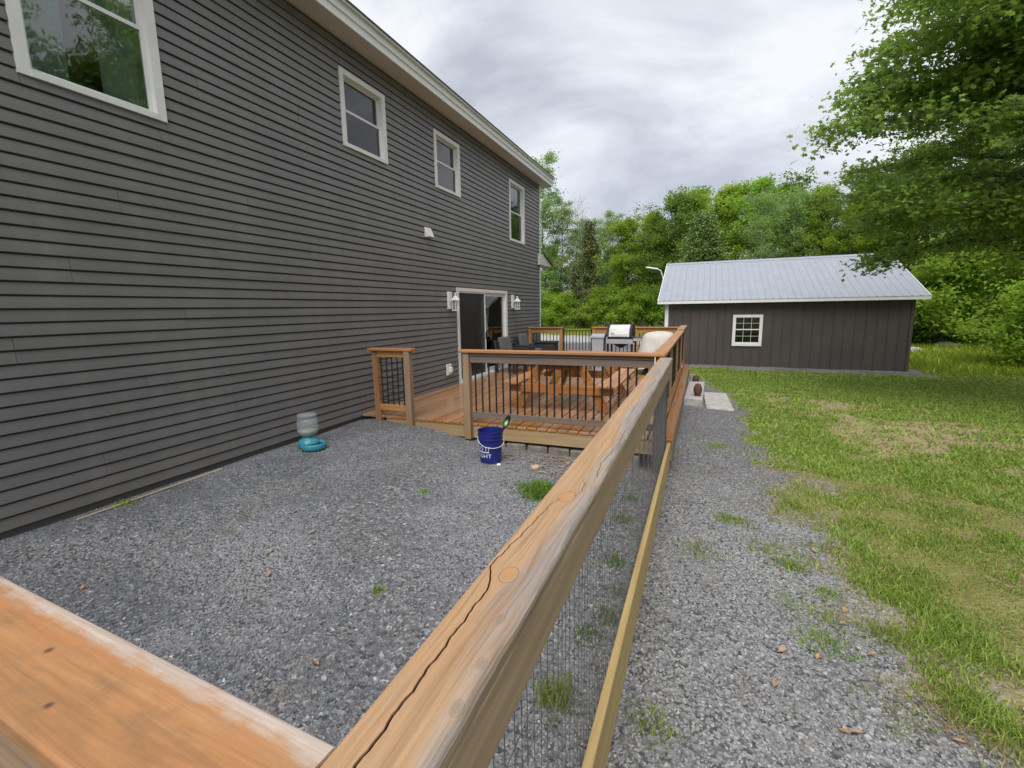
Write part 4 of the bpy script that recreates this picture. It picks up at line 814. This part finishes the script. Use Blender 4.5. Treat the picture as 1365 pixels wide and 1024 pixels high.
# bail handle hanging down on the side that faces the fence corner
hp = []; ad = math.atan2(-by_, -bx_)
for i in range(25):
    u = math.pi*i/24; s = math.cos(u); dn = math.sin(u); a = ad+rad(18)+s*rad(88); rr_ = .168-.002*dn
    hp.append((rr_*math.cos(a), rr_*math.sin(a), .335-.13*dn))
V, F = tubes([(hp[i], hp[i+1], .0032, .0032) for i in range(24)], 6); obj('handle', mesh('handle', V, F), M['wtext'], bk)
def bent_text(txt, size, z, a_c, parent):
    cu = bpy.data.curves.new('txt', 'FONT'); cu.body = txt; cu.size = size; cu.align_x = 'CENTER'; cu.extrude = .0; cu.resolution_u = 3; cu.space_character = 1.05
    to = bpy.data.objects.new('txt', cu); C.objects.link(to); dg = bpy.context.evaluated_depsgraph_get(); me = bpy.data.meshes.new_from_object(to.evaluated_get(dg)); C.objects.unlink(to); bpy.data.objects.remove(to)
    bm = bmesh.new(); bm.from_mesh(me); bmesh.ops.triangulate(bm, faces=bm.faces[:]); bmesh.ops.subdivide_edges(bm, edges=[e for e in bm.edges if e.calc_length() > .012], cuts=2)
    for v in bm.verts:
        zz = z+v.co.y; r = .132+(.146-.132)*zz/.285+.0014; a = a_c+v.co.x*1.12/r; v.co = (r*math.cos(a), r*math.sin(a), zz)
    bmesh.ops.triangulate(bm, faces=bm.faces[:]); bm.to_mesh(me); bm.free(); me.materials.clear()
    return obj('lettering', me, M['wtext'], parent)
ac = ad-rad(44)
bent_text('DO IT', .068, .165, ac, bk); bent_text('RIGHT', .068, .075, ac, bk)
V = []; n = 14
for i in range(n+1):
    a = ac-.62+1.24*i/n
    for zz in (.140, .152): r = .132+(.146-.132)*zz/.285+.0014; V.append((r*math.cos(a), r*math.sin(a), zz))
obj('print_bar', mesh('print_bar', V, [(2*i, 2*i+2, 2*i+3, 2*i+1) for i in range(n)]), M['wtext'], bk)
tl = thing('hand_tool', 'black handled brush with a green label leaning out of the blue bucket', 'brush', (bx_-.02, by_+.02, bz+.03))
p0 = Vector((0, 0, 0)); p1 = Vector((.20, .02, .42)); tube('shaft', tl, M['black'], p0, p1, .012, 8)
V = []; F = []; dd = (p1-p0).normalized(); side = Vector((0.35, -.93, 0)).cross(dd).normalized()
def flat(wd, a0, a1, th, mat, nm, off):
    nrm = dd.cross(side).normalized(); pr = []; nn = 18
    for i in range(nn): u = 2*math.pi*i/nn; pr.append(p1+dd*((a0+a1)/2+(a1-a0)/2*math.cos(u))+side*(wd*math.sin(u)))
    V = [tuple(p+nrm*(th/2+off)) for p in pr]+[tuple(p-nrm*(th/2-off)) for p in pr]; F = [tuple(range(nn)), tuple(range(2*nn-1, nn-1, -1))]+[(i, i+nn, (i+1) % nn+nn, (i+1) % nn) for i in range(nn)]
    obj(nm, mesh(nm, V, F), mat, tl)
flat(.036, -.03, .15, .016, M['black'], 'grip', 0); flat(.024, -.01, .09, .020, M['greenlabel'], 'label', 0); flat(.014, .02, .065, .023, M['wtext'], 'label_print', 0)

fx, fy = -4.70, 4.47; fz = float(zg(fx, fy))+.004
fd = thing('water_dispenser', 'pet water dispenser with clear bottle and teal bowl by the house wall', 'pet waterer', (fx, fy, fz), rad(-25))
V, F = lathe([(.125, 0), (.135, .02), (.13, .075), (.10, .105), (.075, .125), (.07, .14)], 30); obj('base', mesh('base', V, F, True), M['teal'], fd)
V, F = lathe([(.135, 0), (.150, .02), (.155, .075), (.148, .082), (.14, .075), (.13, .03), (.01, .025)], 30); obj('bowl', mesh('bowl', V, F, True), M['teal'], fd, (.15, 0, .0))
V, F = lathe([(.128, 0), (.128, .004)], 24); 
def m_water():
    t = MT('bowl_water'); return t.fin((.01, .02, .025), .05, 0, .6)
M['water'] = m_water(); obj('water', mesh('water', V, F), M['water'], fd, (.15, 0, .052))
V, F = lathe([(.07, .135), (.10, .16), (.128, .20), (.133, .27), (.131, .34), (.118, .375), (.112, .38), (.118, .39), (.12, .425), (.105, .445), (.02, .447)], 30); obj('bottle', mesh('bottle', V, F, True), M['bottle'], fd)
V, F = lathe([(.065, .14), (.098, .163), (.122, .20), (.126, .235), (.02, .236)], 24); 
def m_bw():
    t = MT('still_water'); return t.fin((.33, .32, .27), .15, 0, .5)
M['bwater'] = m_bw(); obj('bottle_water', mesh('bottle_water', V, F, True), M['bwater'], fd)
st = tag(obj('wood_strip', boxmesh(.022, 1.35, .014, .003, M['strip']), None, None, (-4.90, 2.75, float(zg(-4.9, 2.75))+.014), (0, 0, rad(2))), 'thin pale wooden strip lying on the gravel along the house wall', 'wood strip')

# ------------------------------------------------------------------ concrete blocks and brown ornaments beside the deck
b1_ = tag(obj('concrete_block', boxmesh(.37, 2.3, .30, .02, M['concrete']), None, None, (-.09, 11.2, -.06), (0, 0, rad(-1))), 'raised weathered concrete block beside the deck edge', 'concrete block')
sl = tag(obj('paving_slab', boxmesh(.50, 1.85, .10, .012, M['concrete']), None, None, (.365, 10.75, -.10), (0, rad(1), rad(2))), 'flat pale concrete slab lying on the gravel next to the raised block', 'paving slab')
def ornament(x, y, z, s, label):
    t = thing('lantern_ornament', label, 'ornament', (x, y, z), 0, 'rust brown ornaments beside the deck')
    pr = [(.045, 0), (.06, .01)]
    for i in range(13): u = i/12; r = .035+.062*math.sin(math.pi*(.12+.80*u))**.8; pr += [(r, .02+.24*u), (r*.94, .02+.24*u+.011)]
    pr += [(.03, .275), (.012, .285)]; V, F = lathe([(a*s, b*s) for a, b in pr], 20); obj('body', mesh('body', V, F), M['rust'], t)
    V, F = lathe([(.075*s, 0), (.075*s, .012*s), (.05*s, .02*s)], 20); obj('foot', mesh('foot', V, F), M['rust'], t)
ornament(-.03, 10.35, .09, .92, 'ribbed rust brown oval ornament standing on the raised concrete block')
ornament(-.10, 13.45, float(zg(-.1, 13.45)), .92, 'ribbed rust brown oval ornament standing on the ground past the concrete block')

# ------------------------------------------------------------------ weeds, litter, boulders
def weed(x, y, n, h, spread, label, mat, wd=.007, lean=.9):
    px = x+rng.normal(0, spread, n); py = y+rng.normal(0, spread, n); ok = (px < -.375) | (px > -.29); px, py = px[ok], py[ok]
    hh = h*rng.uniform(.5, 1.2, len(px))*np.exp(-((px-x)**2+(py-y)**2)/(2*(spread*1.6)**2)); me = blades(px-x, py-y, hh, wd*rng.uniform(.6, 1.4, len(px)), lean, mat, 'weed', 0, zg(px, py)-float(zg(x, y)))
    return tag(obj('weed_clump', me, None, None, (x, y, float(zg(x, y)))), label, 'weed', 'weeds in the gravel')
weed(-1.50, 4.45, 900, .10, .13, 'broad leafy green weed patch in the gravel near the blue bucket', M['leaf_oak'], .016, 1.3)
fw = 'green weed growing through the gravel under the wire mesh fence'
for x, y, n, h in ((-.60, 2.02, 160, .16), (-.56, 2.55, 120, .07), (-.50, 2.75, 90, .09), (-.55, 3.45, 130, .08), (-.60, 4.2, 120, .07), (-.5, 3.05, 60, .06), (-.62, 4.75, 80, .07), (-.55, 1.35, 60, .06)): weed(x, y, n, h, .055, fw, M['grass'] if n == 160 else M['leaf_oak'], .008, .8)
weed(-1.96, 2.35, 90, .05, .03, 'tiny dark green tuft alone in the open gravel of the yard', M['grass'])
weed(-2.6, 3.9, 90, .04, .035, 'faint green sprout in the open gravel between bucket and dispenser', M['grass'])
pw_ = 'small grass tuft on the gravel path outside the fence'
for x, y in ((.25, 7.1), (.42, 4.55), (.28, 4.6), (.72, 3.9), (.66, 3.4), (.85, 3.25), (-.14, 2.05), (.58, 4.1), (.9, 3.6), (.75, 3.0), (.05, 3.9)): weed(x, y, int(rng.uniform(90, 240)), .07, rng.uniform(.05, .12), pw_, M['grass'], .006, 1.1)
for x, y, n_, h_ in ((1.35, 2.75, 420, .10), (1.62, 2.55, 380, .11), (1.15, 3.25, 300, .09), (1.95, 2.95, 420, .11), (2.35, 3.25, 380, .10), (1.30, 3.75, 260, .08), (2.6, 2.9, 360, .11)): weed(x, y, n_, h_, .10, 'long grass tuft at the ragged near edge of the lawn', M['grass'], .006, 1.2)
sd2 = weed(1.95, 2.68, 700, .06, .11, 'matted brown clump of dry grass at the lawn edge', M['drygrass'], .005, 2.2)
weed(1.22, 2.62, 500, .035, .13, 'flat patch of straw coloured dry grass on the gravel edge', M['drygrass'], .005, 2.6)
weed(-4.93, 2.45, 130, .05, .06, 'green sprout growing along the foot of the house siding', M['leaf_bright'], .012, 1)
n = 260; px = np.concatenate([rng.normal(-1.5, .5, 190), rng.uniform(-4.8, -.5, 60), rng.normal(.75, .35, 26), rng.uniform(.6, 3, 14)]); py = np.concatenate([rng.normal(5.4, .3, 190), rng.uniform(.9, 5.8, 60), rng.uniform(1.8, 4.5, 26), rng.uniform(2.5, 9, 14)])
py = np.where((px < -.4) & (py > 5.85), 5.7, py); V = []; F = []
for a, b in zip(px, py):
    s = rng.uniform(.012, .032); th = rng.uniform(0, 6.28); z = float(zg(a, b))+.018; k = len(V)
    pts = [(-1, 0, .1), (-.4, .45, .35), (.4, .4, .3), (1.1, 0, .0), (.4, -.4, .3), (-.4, -.45, .35), (0, 0, .0)]
    tx, ty = rng.uniform(-.3, .3, 2)
    for q in pts: V.append((a+s*(q[0]*math.cos(th)-q[1]*math.sin(th)), b+s*(q[0]*math.sin(th)+q[1]*math.cos(th)), z+s*(q[2]*.6+tx*q[0]+ty*q[1])))
    F += [(k+i, k+(i+1) % 6, k+6) for i in range(6)]
tag(kind(obj('leaf_litter', mesh('leaf_litter', V, F), M['deadleaf']), 'stuff'), 'scattered dead brown leaves on the gravel', 'leaves')
def rock(x, y, s, label, mat, sq=.55, group=None):
    bm = bmesh.new(); bmesh.ops.create_icosphere(bm, subdivisions=2, radius=1)
    for v in bm.verts: v.co *= 1+.28*mnoise.noise(v.co*1.3+Vector((x, y, 0))); v.co.z *= sq; v.co *= s
    me = bpy.data.meshes.new('rock'); bm.to_mesh(me); bm.free(); o = obj('rock', me, mat, None, (x, y, float(zg(x, y))+s*.2), (0, 0, rng.uniform(0, 6))); tag(o, label, 'rock', group)
rock(10.8, 28.2, .55, 'pale flat boulder in the tall grass beyond the shed', M['concrete'], .4); rock(8.6, 25.5, .4, 'grey boulder near the end wall of the shed', M['concrete'], .5)
rock(-2.225, 4.99, .03, 'small white stone touching the base of the blue bucket', M['wtext'])
rock(-1.80, 5.12, .06, 'tan fist sized stone among the leaves near the deck', M['strip'])
for x, y, s in ((2.35, 3.0, .06), (2.55, 2.75, .05), (1.62, 2.85, .045)): rock(x, y, s, 'pale flat stone half sunk at the edge of the lawn', M['concrete'], .35, 'stones at the lawn edge')

# ------------------------------------------------------------------ trees
def leafmesh(cen, size, mat, name, up=.5, star=False, droop=0.0):
    n = len(cen); nrm = rng.normal(0, 1, (n, 3)); nrm[:, 2] = np.abs(nrm[:, 2])+up; nrm /= np.linalg.norm(nrm, axis=1)[:, None]
    a = rng.normal(0, 1, (n, 3)); a -= (a*nrm).sum(1)[:, None]*nrm; a[:, 2] -= droop; a /= np.linalg.norm(a, axis=1)[:, None]; b = np.cross(nrm, a); s = (size*rng.uniform(.6, 1.3, n))[:, None]
    if star: pts = [(-.9, 0, 0), (-.25, .16, .02), (-.15, .85, -.1), (.2, .28, .04), (.55, .55, -.05), (1.0, 0, -.14), (.55, -.55, -.05), (.2, -.28, .04), (-.15, -.85, -.1), (-.25, -.16, .02)]
    else: pts = [(-1, 0, 0), (-.1, .55, .12), (1.05, 0, -.1), (-.1, -.55, .12)]
    k = len(pts); V = np.stack([cen+s*.5*(p[0]*a+p[1]*b+p[2]*nrm) for p in pts], 1)
    i0 = np.arange(n)[:, None]*k
    F = (i0+np.array([[0, 1, 2, 3]])) if not star else np.concatenate([i0+np.array([q]) for q in ((0, 1, 8+1, 0),)] , 0) if False else None
    if star:
        tri = [(0, 1, 9), (1, 2, 3), (1, 3, 9), (9, 3, 7), (9, 7, 8), (3, 4, 5), (3, 5, 7), (7, 5, 6)]; F = np.concatenate([i0+np.array([q]) for q in tri], 0)
    else: F = i0+np.array([[0, 1, 2, 3]])
    return npmesh(name, V.reshape(-1, 3), F, mat)
def grow_tree(H, R, base, nprim, mat, name, leaf=.17, nleaf=22000, shape='round', clump=.45, trunk_r=.16, bark=None, sparse=0.0, seed=1, el=(10, 55)):
    r = np.random.default_rng(seed); segs = []; cl = []
    tp = []; x = y = 0.0; nt_ = 10
    for i in range(nt_+1): t = i/nt_; x += r.normal(0, .012*H/ nt_*3); y += r.normal(0, .012*H/nt_*3); tp.append(Vector((x, y, t*H*.97)))
    for i in range(nt_): segs.append((tp[i], tp[i+1], trunk_r*(1-.9*i/nt_), trunk_r*(1-.9*(i+1)/nt_)))
    def at(t): f = min(max(t, 0), .999)*nt_; i = int(f); return tp[i].lerp(tp[i+1], f-i)
    for k in range(nprim):
        t = base+(1-base)*((k+r.uniform(0, 1))/nprim)**.9; u = (t-base)/(1-base)
        if shape == 'round': prof = max(.12, (1-(abs(u-.38)/.64)**2.2))
        elif shape == 'cone': prof = max(.05, (1-u)**.85)
        elif shape == 'column': prof = .55+.45*math.sin(math.pi*min(1, u*1.1))
        else: prof = max(.1, math.sqrt(max(0, 1-u*u)))
        Ln = R*prof*r.uniform(.5, 1.28); az = k*2.399+r.normal(0, .4); e_ = rad(r.uniform(*el))*(.5+.7*u if shape != 'cone' else -.2+.5*u)
        p = at(t); d = Vector((math.cos(az)*math.cos(e_), math.sin(az)*math.cos(e_), math.sin(e_))); br = trunk_r*.38*(1-.6*u); ns = 4; q = p
        for s_ in range(ns):
            dn = (d+Vector(r.normal(0, .16, 3))+Vector((0, 0, -.06*s_ if shape != 'cone' else -.05))).normalized(); q2 = q+dn*(Ln/ns); segs.append((q, q2, br*(1-.75*s_/ns), br*(1-.75*(s_+1)/ns)))
            for _ in range(2 if s_ > 0 else 1):
                sdv = Vector((r.normal(0, 1), r.normal(0, 1), r.normal(.15, .5) if shape != 'cone' else r.normal(-.05, .15))).normalized(); l2 = Ln*r.uniform(.14, .32); q3 = q2+sdv*l2
                if shape != 'cone': segs.append((q2, q3, br*.28, br*.08))
                cl.append((q3, 1.0)); cl.append((q2.lerp(q3, .5), .7))
            q = q2; d = dn
        cl.append((q, 1.0))
    cl = [c for c in cl if r.uniform() > sparse]; P_ = np.array([c[0] for c in cl]); W_ = np.array([c[1] for c in cl]); ii = r.choice(len(cl), nleaf, p=W_/W_.sum())
    cr_ = clump*r.uniform(.6, 1.35, len(cl)); off = r.normal(0, .62, (nleaf, 3)); off[:, 2] *= .75
    cen = P_[ii]+off*cr_[ii][:, None]
    V, F = tubes(segs, 5); tm = mesh(name+'_trunk', V, F, True); tm.materials.append(bark or M['bark'])
    return tm, leafmesh(cen, np.full(nleaf, leaf), mat, name+'_crown')
def plant(name, proto, x, y, s, label, cat, group, rz=None, zs=1.0):
    t = thing(name, label, cat, (x, y, float(zg(x, y))-.05), rng.uniform(0, 6.28) if rz is None else rz, group); t.scale = (s, s, s*zs)
    for nm, me in zip(('trunk', 'crown'), proto): o = bpy.data.objects.new(nm, me); link(o, t)
    return t
T = {}
T['broad'] = grow_tree(11, 3.4, .14, 54, M['leaf'], 'broad', .18, 27000, 'round', .40, .17, None, .22, 11, (20, 68))
T['broad2'] = grow_tree(11, 3.0, .20, 46, M['leaf_bright'], 'broad2', .18, 24000, 'round', .38, .15, None, .22, 12, (25, 70))
T['oak'] = grow_tree(11, 3.8, .10, 58, M['leaf_oak'], 'oak', .19, 30000, 'round', .42, .18, None, .18, 13, (15, 65))
T['birch'] = grow_tree(14, 2.1, .22, 34, M['leaf_pale'], 'birch', .17, 11000, 'column', .42, .11, M['bark'], .25, 14, (30, 65))
T['twig'] = grow_tree(11, 1.9, .25, 30, M['leaf_pale'], 'twig', .15, 6500, 'column', .42, .11, M['palebark'], .3, 15, (35, 70))
T['spruce'] = grow_tree(10, 2.0, .04, 80, M['needle_br'], 'spruce', .17, 24000, 'cone', .38, .13, None, .05, 16, (-15, 10))
T['pine'] = grow_tree(9, 3.2, .06, 60, M['needle'], 'pine', .20, 26000, 'cone', .55, .14, None, .05, 17, (0, 30))
T['dead'] = grow_tree(10, 2.2, .3, 26, M['leaf_pale'], 'dead', .12, 150, 'column', .5, .08, M['palebark'], .5, 18, (35, 70))
T['bush'] = grow_tree(2.6, 1.9, .02, 30, M['leaf'], 'bush', .14, 16000, 'dome', .32, .05, None, .02, 19, (20, 70))
T['bushb'] = grow_tree(2.6, 1.7, .02, 28, M['leaf_bright'], 'bushb', .14, 11000, 'dome', .32, .05, None, .02, 20, (20, 70))
LBL = {'broad': ('leafy_tree', 'full crowned mid green leafy tree in the wood', 'tree'), 'broad2': ('leafy_tree', 'bright yellow green leafy tree in the wood', 'tree'), 'oak': ('leafy_tree', 'dark green dense leafy tree in the wood', 'tree'),
       'birch': ('slender_tree', 'tall slender airy tree with sparse pale leaves beyond the house corner', 'tree'), 'twig': ('slender_tree', 'thin pale barked tree with few leaves in the wood', 'tree'), 'spruce': ('spruce_tree', 'dull brownish green narrow spruce beyond the deck gate', 'tree'),
       'pine': ('pine_tree', 'soft dark green pine tree behind the shed roof', 'tree'), 'dead': ('dead_tree', 'bare dead tree with grey twigs beyond the house corner', 'tree'), 'bush': ('shrub', 'rounded green shrub at the edge of the wood', 'shrub'), 'bushb': ('shrub', 'light yellow green shrub at the edge of the wood', 'shrub')}
BASEH = {'broad': 11, 'broad2': 11, 'oak': 11, 'birch': 14, 'twig': 11, 'spruce': 10, 'pine': 9, 'dead': 10, 'bush': 2.6, 'bushb': 2.6}
ROWS = [('birch', -15.6, 48, 17.4), ('birch', -14.0, 49, 13.2), ('birch', -12.9, 52, 11.5), ('dead', -13.4, 52, 13.6), ('dead', -11.9, 50, 11.8), ('birch', -8.9, 50, 11.6), ('birch', -10.3, 51, 11.2), ('spruce', -10.4, 46, 10.4), ('spruce', -12.0, 47, 6.5),
 ('broad', -6.6, 45, 9.7), ('broad2', -4.6, 47, 10.6), ('oak', -2.7, 45, 11.5), ('broad', -.8, 48, 12.3), ('pine', -.1, 36, 8.4), ('broad2', 1.7, 44, 11.8), ('broad', 4.0, 43, 11.6), ('twig', 3.6, 37, 9.6), ('oak', 6.2, 44, 11.4), ('broad', 7.9, 42, 10.4), ('twig', 5.6, 40, 10.2), ('broad2', 9.4, 38, 8.6), ('oak', 10.9, 40, 10.6),
 ('oak', 12.4, 37, 11.3), ('oak', 14.6, 36, 11.6), ('oak', 17.0, 34, 12.2), ('broad', 19.5, 36, 13), ('twig', 12.2, 33, 7.5), ('oak', 20.5, 29, 14), ('oak', 16.5, 25, 15), ('broad', 21, 23, 14), ('oak', 19, 17, 15), ('broad', 19.5, 10, 16), ('oak', 19, 4, 15), ('broad', 24, 0, 12), ('oak', 23.5, -6, 12), ('broad', 25, 32, 13), ('oak', 22, 40, 13),
 ('broad', -17, 55, 9), ('oak', -13, 56, 9), ('broad2', -15, 50, 5.5), ('oak', -9, 55, 8.5), ('broad', -5, 53, 10), ('oak', 2, 52, 11), ('oak', 8, 50, 10.5), ('broad', 13, 46, 11), ('broad2', -7.6, 46, 5.2), ('oak', -21, 52, 9), ('broad', -25, 50, 9)]
for k, x, y, h in ROWS:
    nm, lb, ca = LBL[k]; s = h/BASEH[k]; reg = 'beyond the driveway' if x < -5.5 else 'behind the shed' if (x < 9 and y > 30) else 'behind the tall meadow grass' if y > 27 else 'along the far side of the lawn'
    lb = lb.replace('in the wood', 'standing '+reg); plant(nm, T[k], x, y, s, lb, ca, lb.split(' ')[0]+' '+nm.replace('_', ' ')+'s '+reg)
for i, (k, x, y, s) in enumerate([('bush', -17, 46, 1.1), ('bush', -15.4, 45.5, 1.2), ('bushb', -13.8, 45, .9), ('bush', -12.6, 45.2, 1.1), ('bush', -9.0, 44.5, 1.2), ('bush', -7.4, 44, 1.2), ('bush', -5.5, 43.5, 1.2), ('bush', -3.4, 43.5, 1.2), ('bush', -1.5, 42.5, 1.2),
    ('bush', 8.6, 30.5, .95), ('bush', 10.0, 31.5, 1.1), ('bushb', 9.2, 29.2, .5), ('bush', 12.3, 32, 1.2), ('bush', 14.4, 31, 1.2), ('bush', 16.6, 30, 1.3), ('bush', 18.5, 27, 1.3), ('bush', 13.4, 33, 1.3), ('bush', 7.8, 33, 1.2)]):
    nm, lb, ca = LBL[k]; reg = 'beyond the driveway' if x < 0 else 'beyond the end of the shed'; plant(nm, T[k], x, y, s, lb+' '+reg, ca, 'shrubs at the edge of the wood '+reg)
plant('shrub', T['bush'], 10.75, 28.8, 1.55, 'tall pointed green shrub standing alone in front of the wood', 'shrub', None, 1.0)
plant('shrub', T['bushb'], 10.35, 20.8, 1.05, 'bright lime green shrub at the edge of the tall meadow grass', 'shrub', None, 2.0)

# big maple whose limbs overhang the lawn and the shed roof
def big_maple():
    r = np.random.default_rng(5); segs = []; cl = []; base = Vector((8.6, 12.2, 0)); 
    tp = [Vector((0, 0, 0)), Vector((-.1, 0, 1.8)), Vector((-.05, .1, 3.6)), Vector((.1, .1, 5.6)), Vector((0, .2, 7.8)), Vector((.1, .1, 10))]; rr_ = [.34, .28, .25, .2, .14, .06]
    for i in range(5): segs.append((tp[i], tp[i+1], rr_[i], rr_[i+1]))
    def limb(p, target, r0, sag, nsub, den=1.0):
        n = 10; pts = []
        for i in range(n+1): u = i/n; q = p.lerp(target, u)+Vector((0, 0, sag*math.sin(math.pi*u)))+Vector(r.normal(0, .07, 3))*math.sin(math.pi*min(u, .9)); pts.append(q)
        for i in range(n): segs.append((pts[i], pts[i+1], r0*(1-.88*i/n), r0*(1-.88*(i+1)/n)))
        for k in range(nsub):
            u = .22+.78*(k+r.uniform(0, 1))/nsub; f = min(u, .999)*n; i = int(f); q = pts[i].lerp(pts[i+1], f-i); ax = (pts[i+1]-pts[i]).normalized(); sd = ax.cross(Vector((0, 0, 1))).normalized()*(1 if k % 2 else -1)
            d = (sd*r.uniform(.5, 1.1)+ax*r.uniform(.45, 1.0)+Vector((0, 0, r.uniform(-.22, .30)))).normalized(); l2 = r.uniform(.45, 1.25)*(1.15-.6*u); pv = q
            for s_ in range(4):
                d2 = (d+Vector((0, 0, -.10*s_))+Vector(r.normal(0, .12, 3))).normalized(); q2 = pv+d2*(l2/4); segs.append((pv, q2, r0*.14*(1-.2*s_), r0*.14*(.8-.2*s_))); pv = q2; d = d2
                cl.append((q2, den)); 
                if s_ > 0:
                    tw = q2+Vector((r.normal(0, .22), r.normal(0, .22), r.normal(-.05, .09))); segs.append((q2, tw, .006, .003)); cl.append((tw, den))
        cl.append((pts[-1], den)); 
    L_ = [((2.0, 10.6, 5.35), 5.2, .75, 22), ((2.6, 11.4, 6.3), 5.8, .7, 22), ((2.9, 9.6, 6.9), 6.4, .6, 22), ((3.4, 11.6, 7.7), 6.9, .6, 22), ((2.7, 11.3, 4.3), 4.2, .65, 22), ((3.3, 12.8, 3.15), 3.4, .62, 24), ((3.7, 11.0, 3.9), 3.5, .5, 20), ((4.4, 10.2, 5.2), 4.8, .6, 22), ((4.2, 9.0, 7.6), 6.6, .6, 20),
          ((5.2, 9.4, 4.4), 4.0, .5, 18), ((5.0, 8.4, 6.2), 5.4, .6, 20), ((3.2, 13.4, 5.2), 4.6, .6, 22), ((4.2, 13.4, 6.6), 6.0, .6, 20), ((6.0, 8.0, 8.0), 6.8, .6, 18), ((4.4, 11.8, 8.9), 7.8, .4, 18), ((6.3, 8.6, 5.2), 4.6, .5, 16),
          ((11.5, 9.5, 5.5), 5, .7, 14), ((12.4, 12.5, 4.6), 4.5, .7, 14), ((11.2, 15.2, 5.5), 5.2, .7, 14), ((8.6, 16.2, 5.2), 5, .7, 14), ((11, 11, 8.5), 7.4, .5, 12), ((9.5, 8.4, 7.5), 6.6, .6, 14), ((8.4, 14.6, 8.6), 7.6, .5, 12), ((7.6, 8.0, 4.6), 4.3, .6, 16), ((8.6, 11.8, 11.2), 9.4, .2, 12), ((6.4, 14.6, 4.4), 4.0, .5, 16), ((5.8, 12.2, 9.8), 8.6, .3, 14), ((3.0, 10.4, 8.3), 7.2, .5, 22), ((3.6, 9.4, 9.2), 7.8, .5, 20), ((2.5, 11.0, 5.9), 5.5, .6, 22), ((3.1, 12.2, 3.9), 3.8, .5, 24), ((4.0, 12.2, 5.8), 5.3, .5, 22), ((5.0, 10.0, 10.4), 8.6, .4, 18), ((6.8, 9.6, 11.8), 9.2, .3, 16), ((6.2, 11.0, 13.0), 9.6, .2, 16), ((8.2, 10.2, 13.6), 9.8, .1, 14), ((9.8, 12.4, 13.2), 9.6, .1, 12), ((2.7, 10.9, 6.0), 5.6, .6, 24), ((3.3, 10.2, 6.5), 6.0, .6, 24), ((2.9, 11.3, 6.8), 6.3, .55, 24), ((3.7, 10.6, 7.2), 6.6, .5, 24), ((3.2, 11.0, 7.7), 7.0, .5, 24), ((4.4, 10.8, 6.4), 5.8, .5, 22)]
    for tg, zz, sag, ns in L_:
        f = min(zz/2.0, 4.99); i = int(f); limb(tp[i].lerp(tp[i+1], f-i), Vector(tg)-base, .085, sag*.55, ns)
    P_ = np.array([c[0] for c in cl]); n = 100000; ii = r.integers(0, len(P_), n); off = r.normal(0, 1, (n, 3))*np.array([.18, .18, .095]); cen = P_[ii]+off
    V, F = tubes(segs, 5); t = thing('maple_tree', 'large maple with drooping leafy limbs overhanging the lawn and shed roof', 'tree', (base.x, base.y, float(zg(base.x, base.y))-.05))
    obj('trunk', mesh('trunk', V, F, True), M['bark'], t); obj('crown', leafmesh(cen, np.full(n, .128)*rng.uniform(.75, 1.15, n), M['leaf_maple'], 'crown', 1.1, True, .25), None, t)
big_maple()
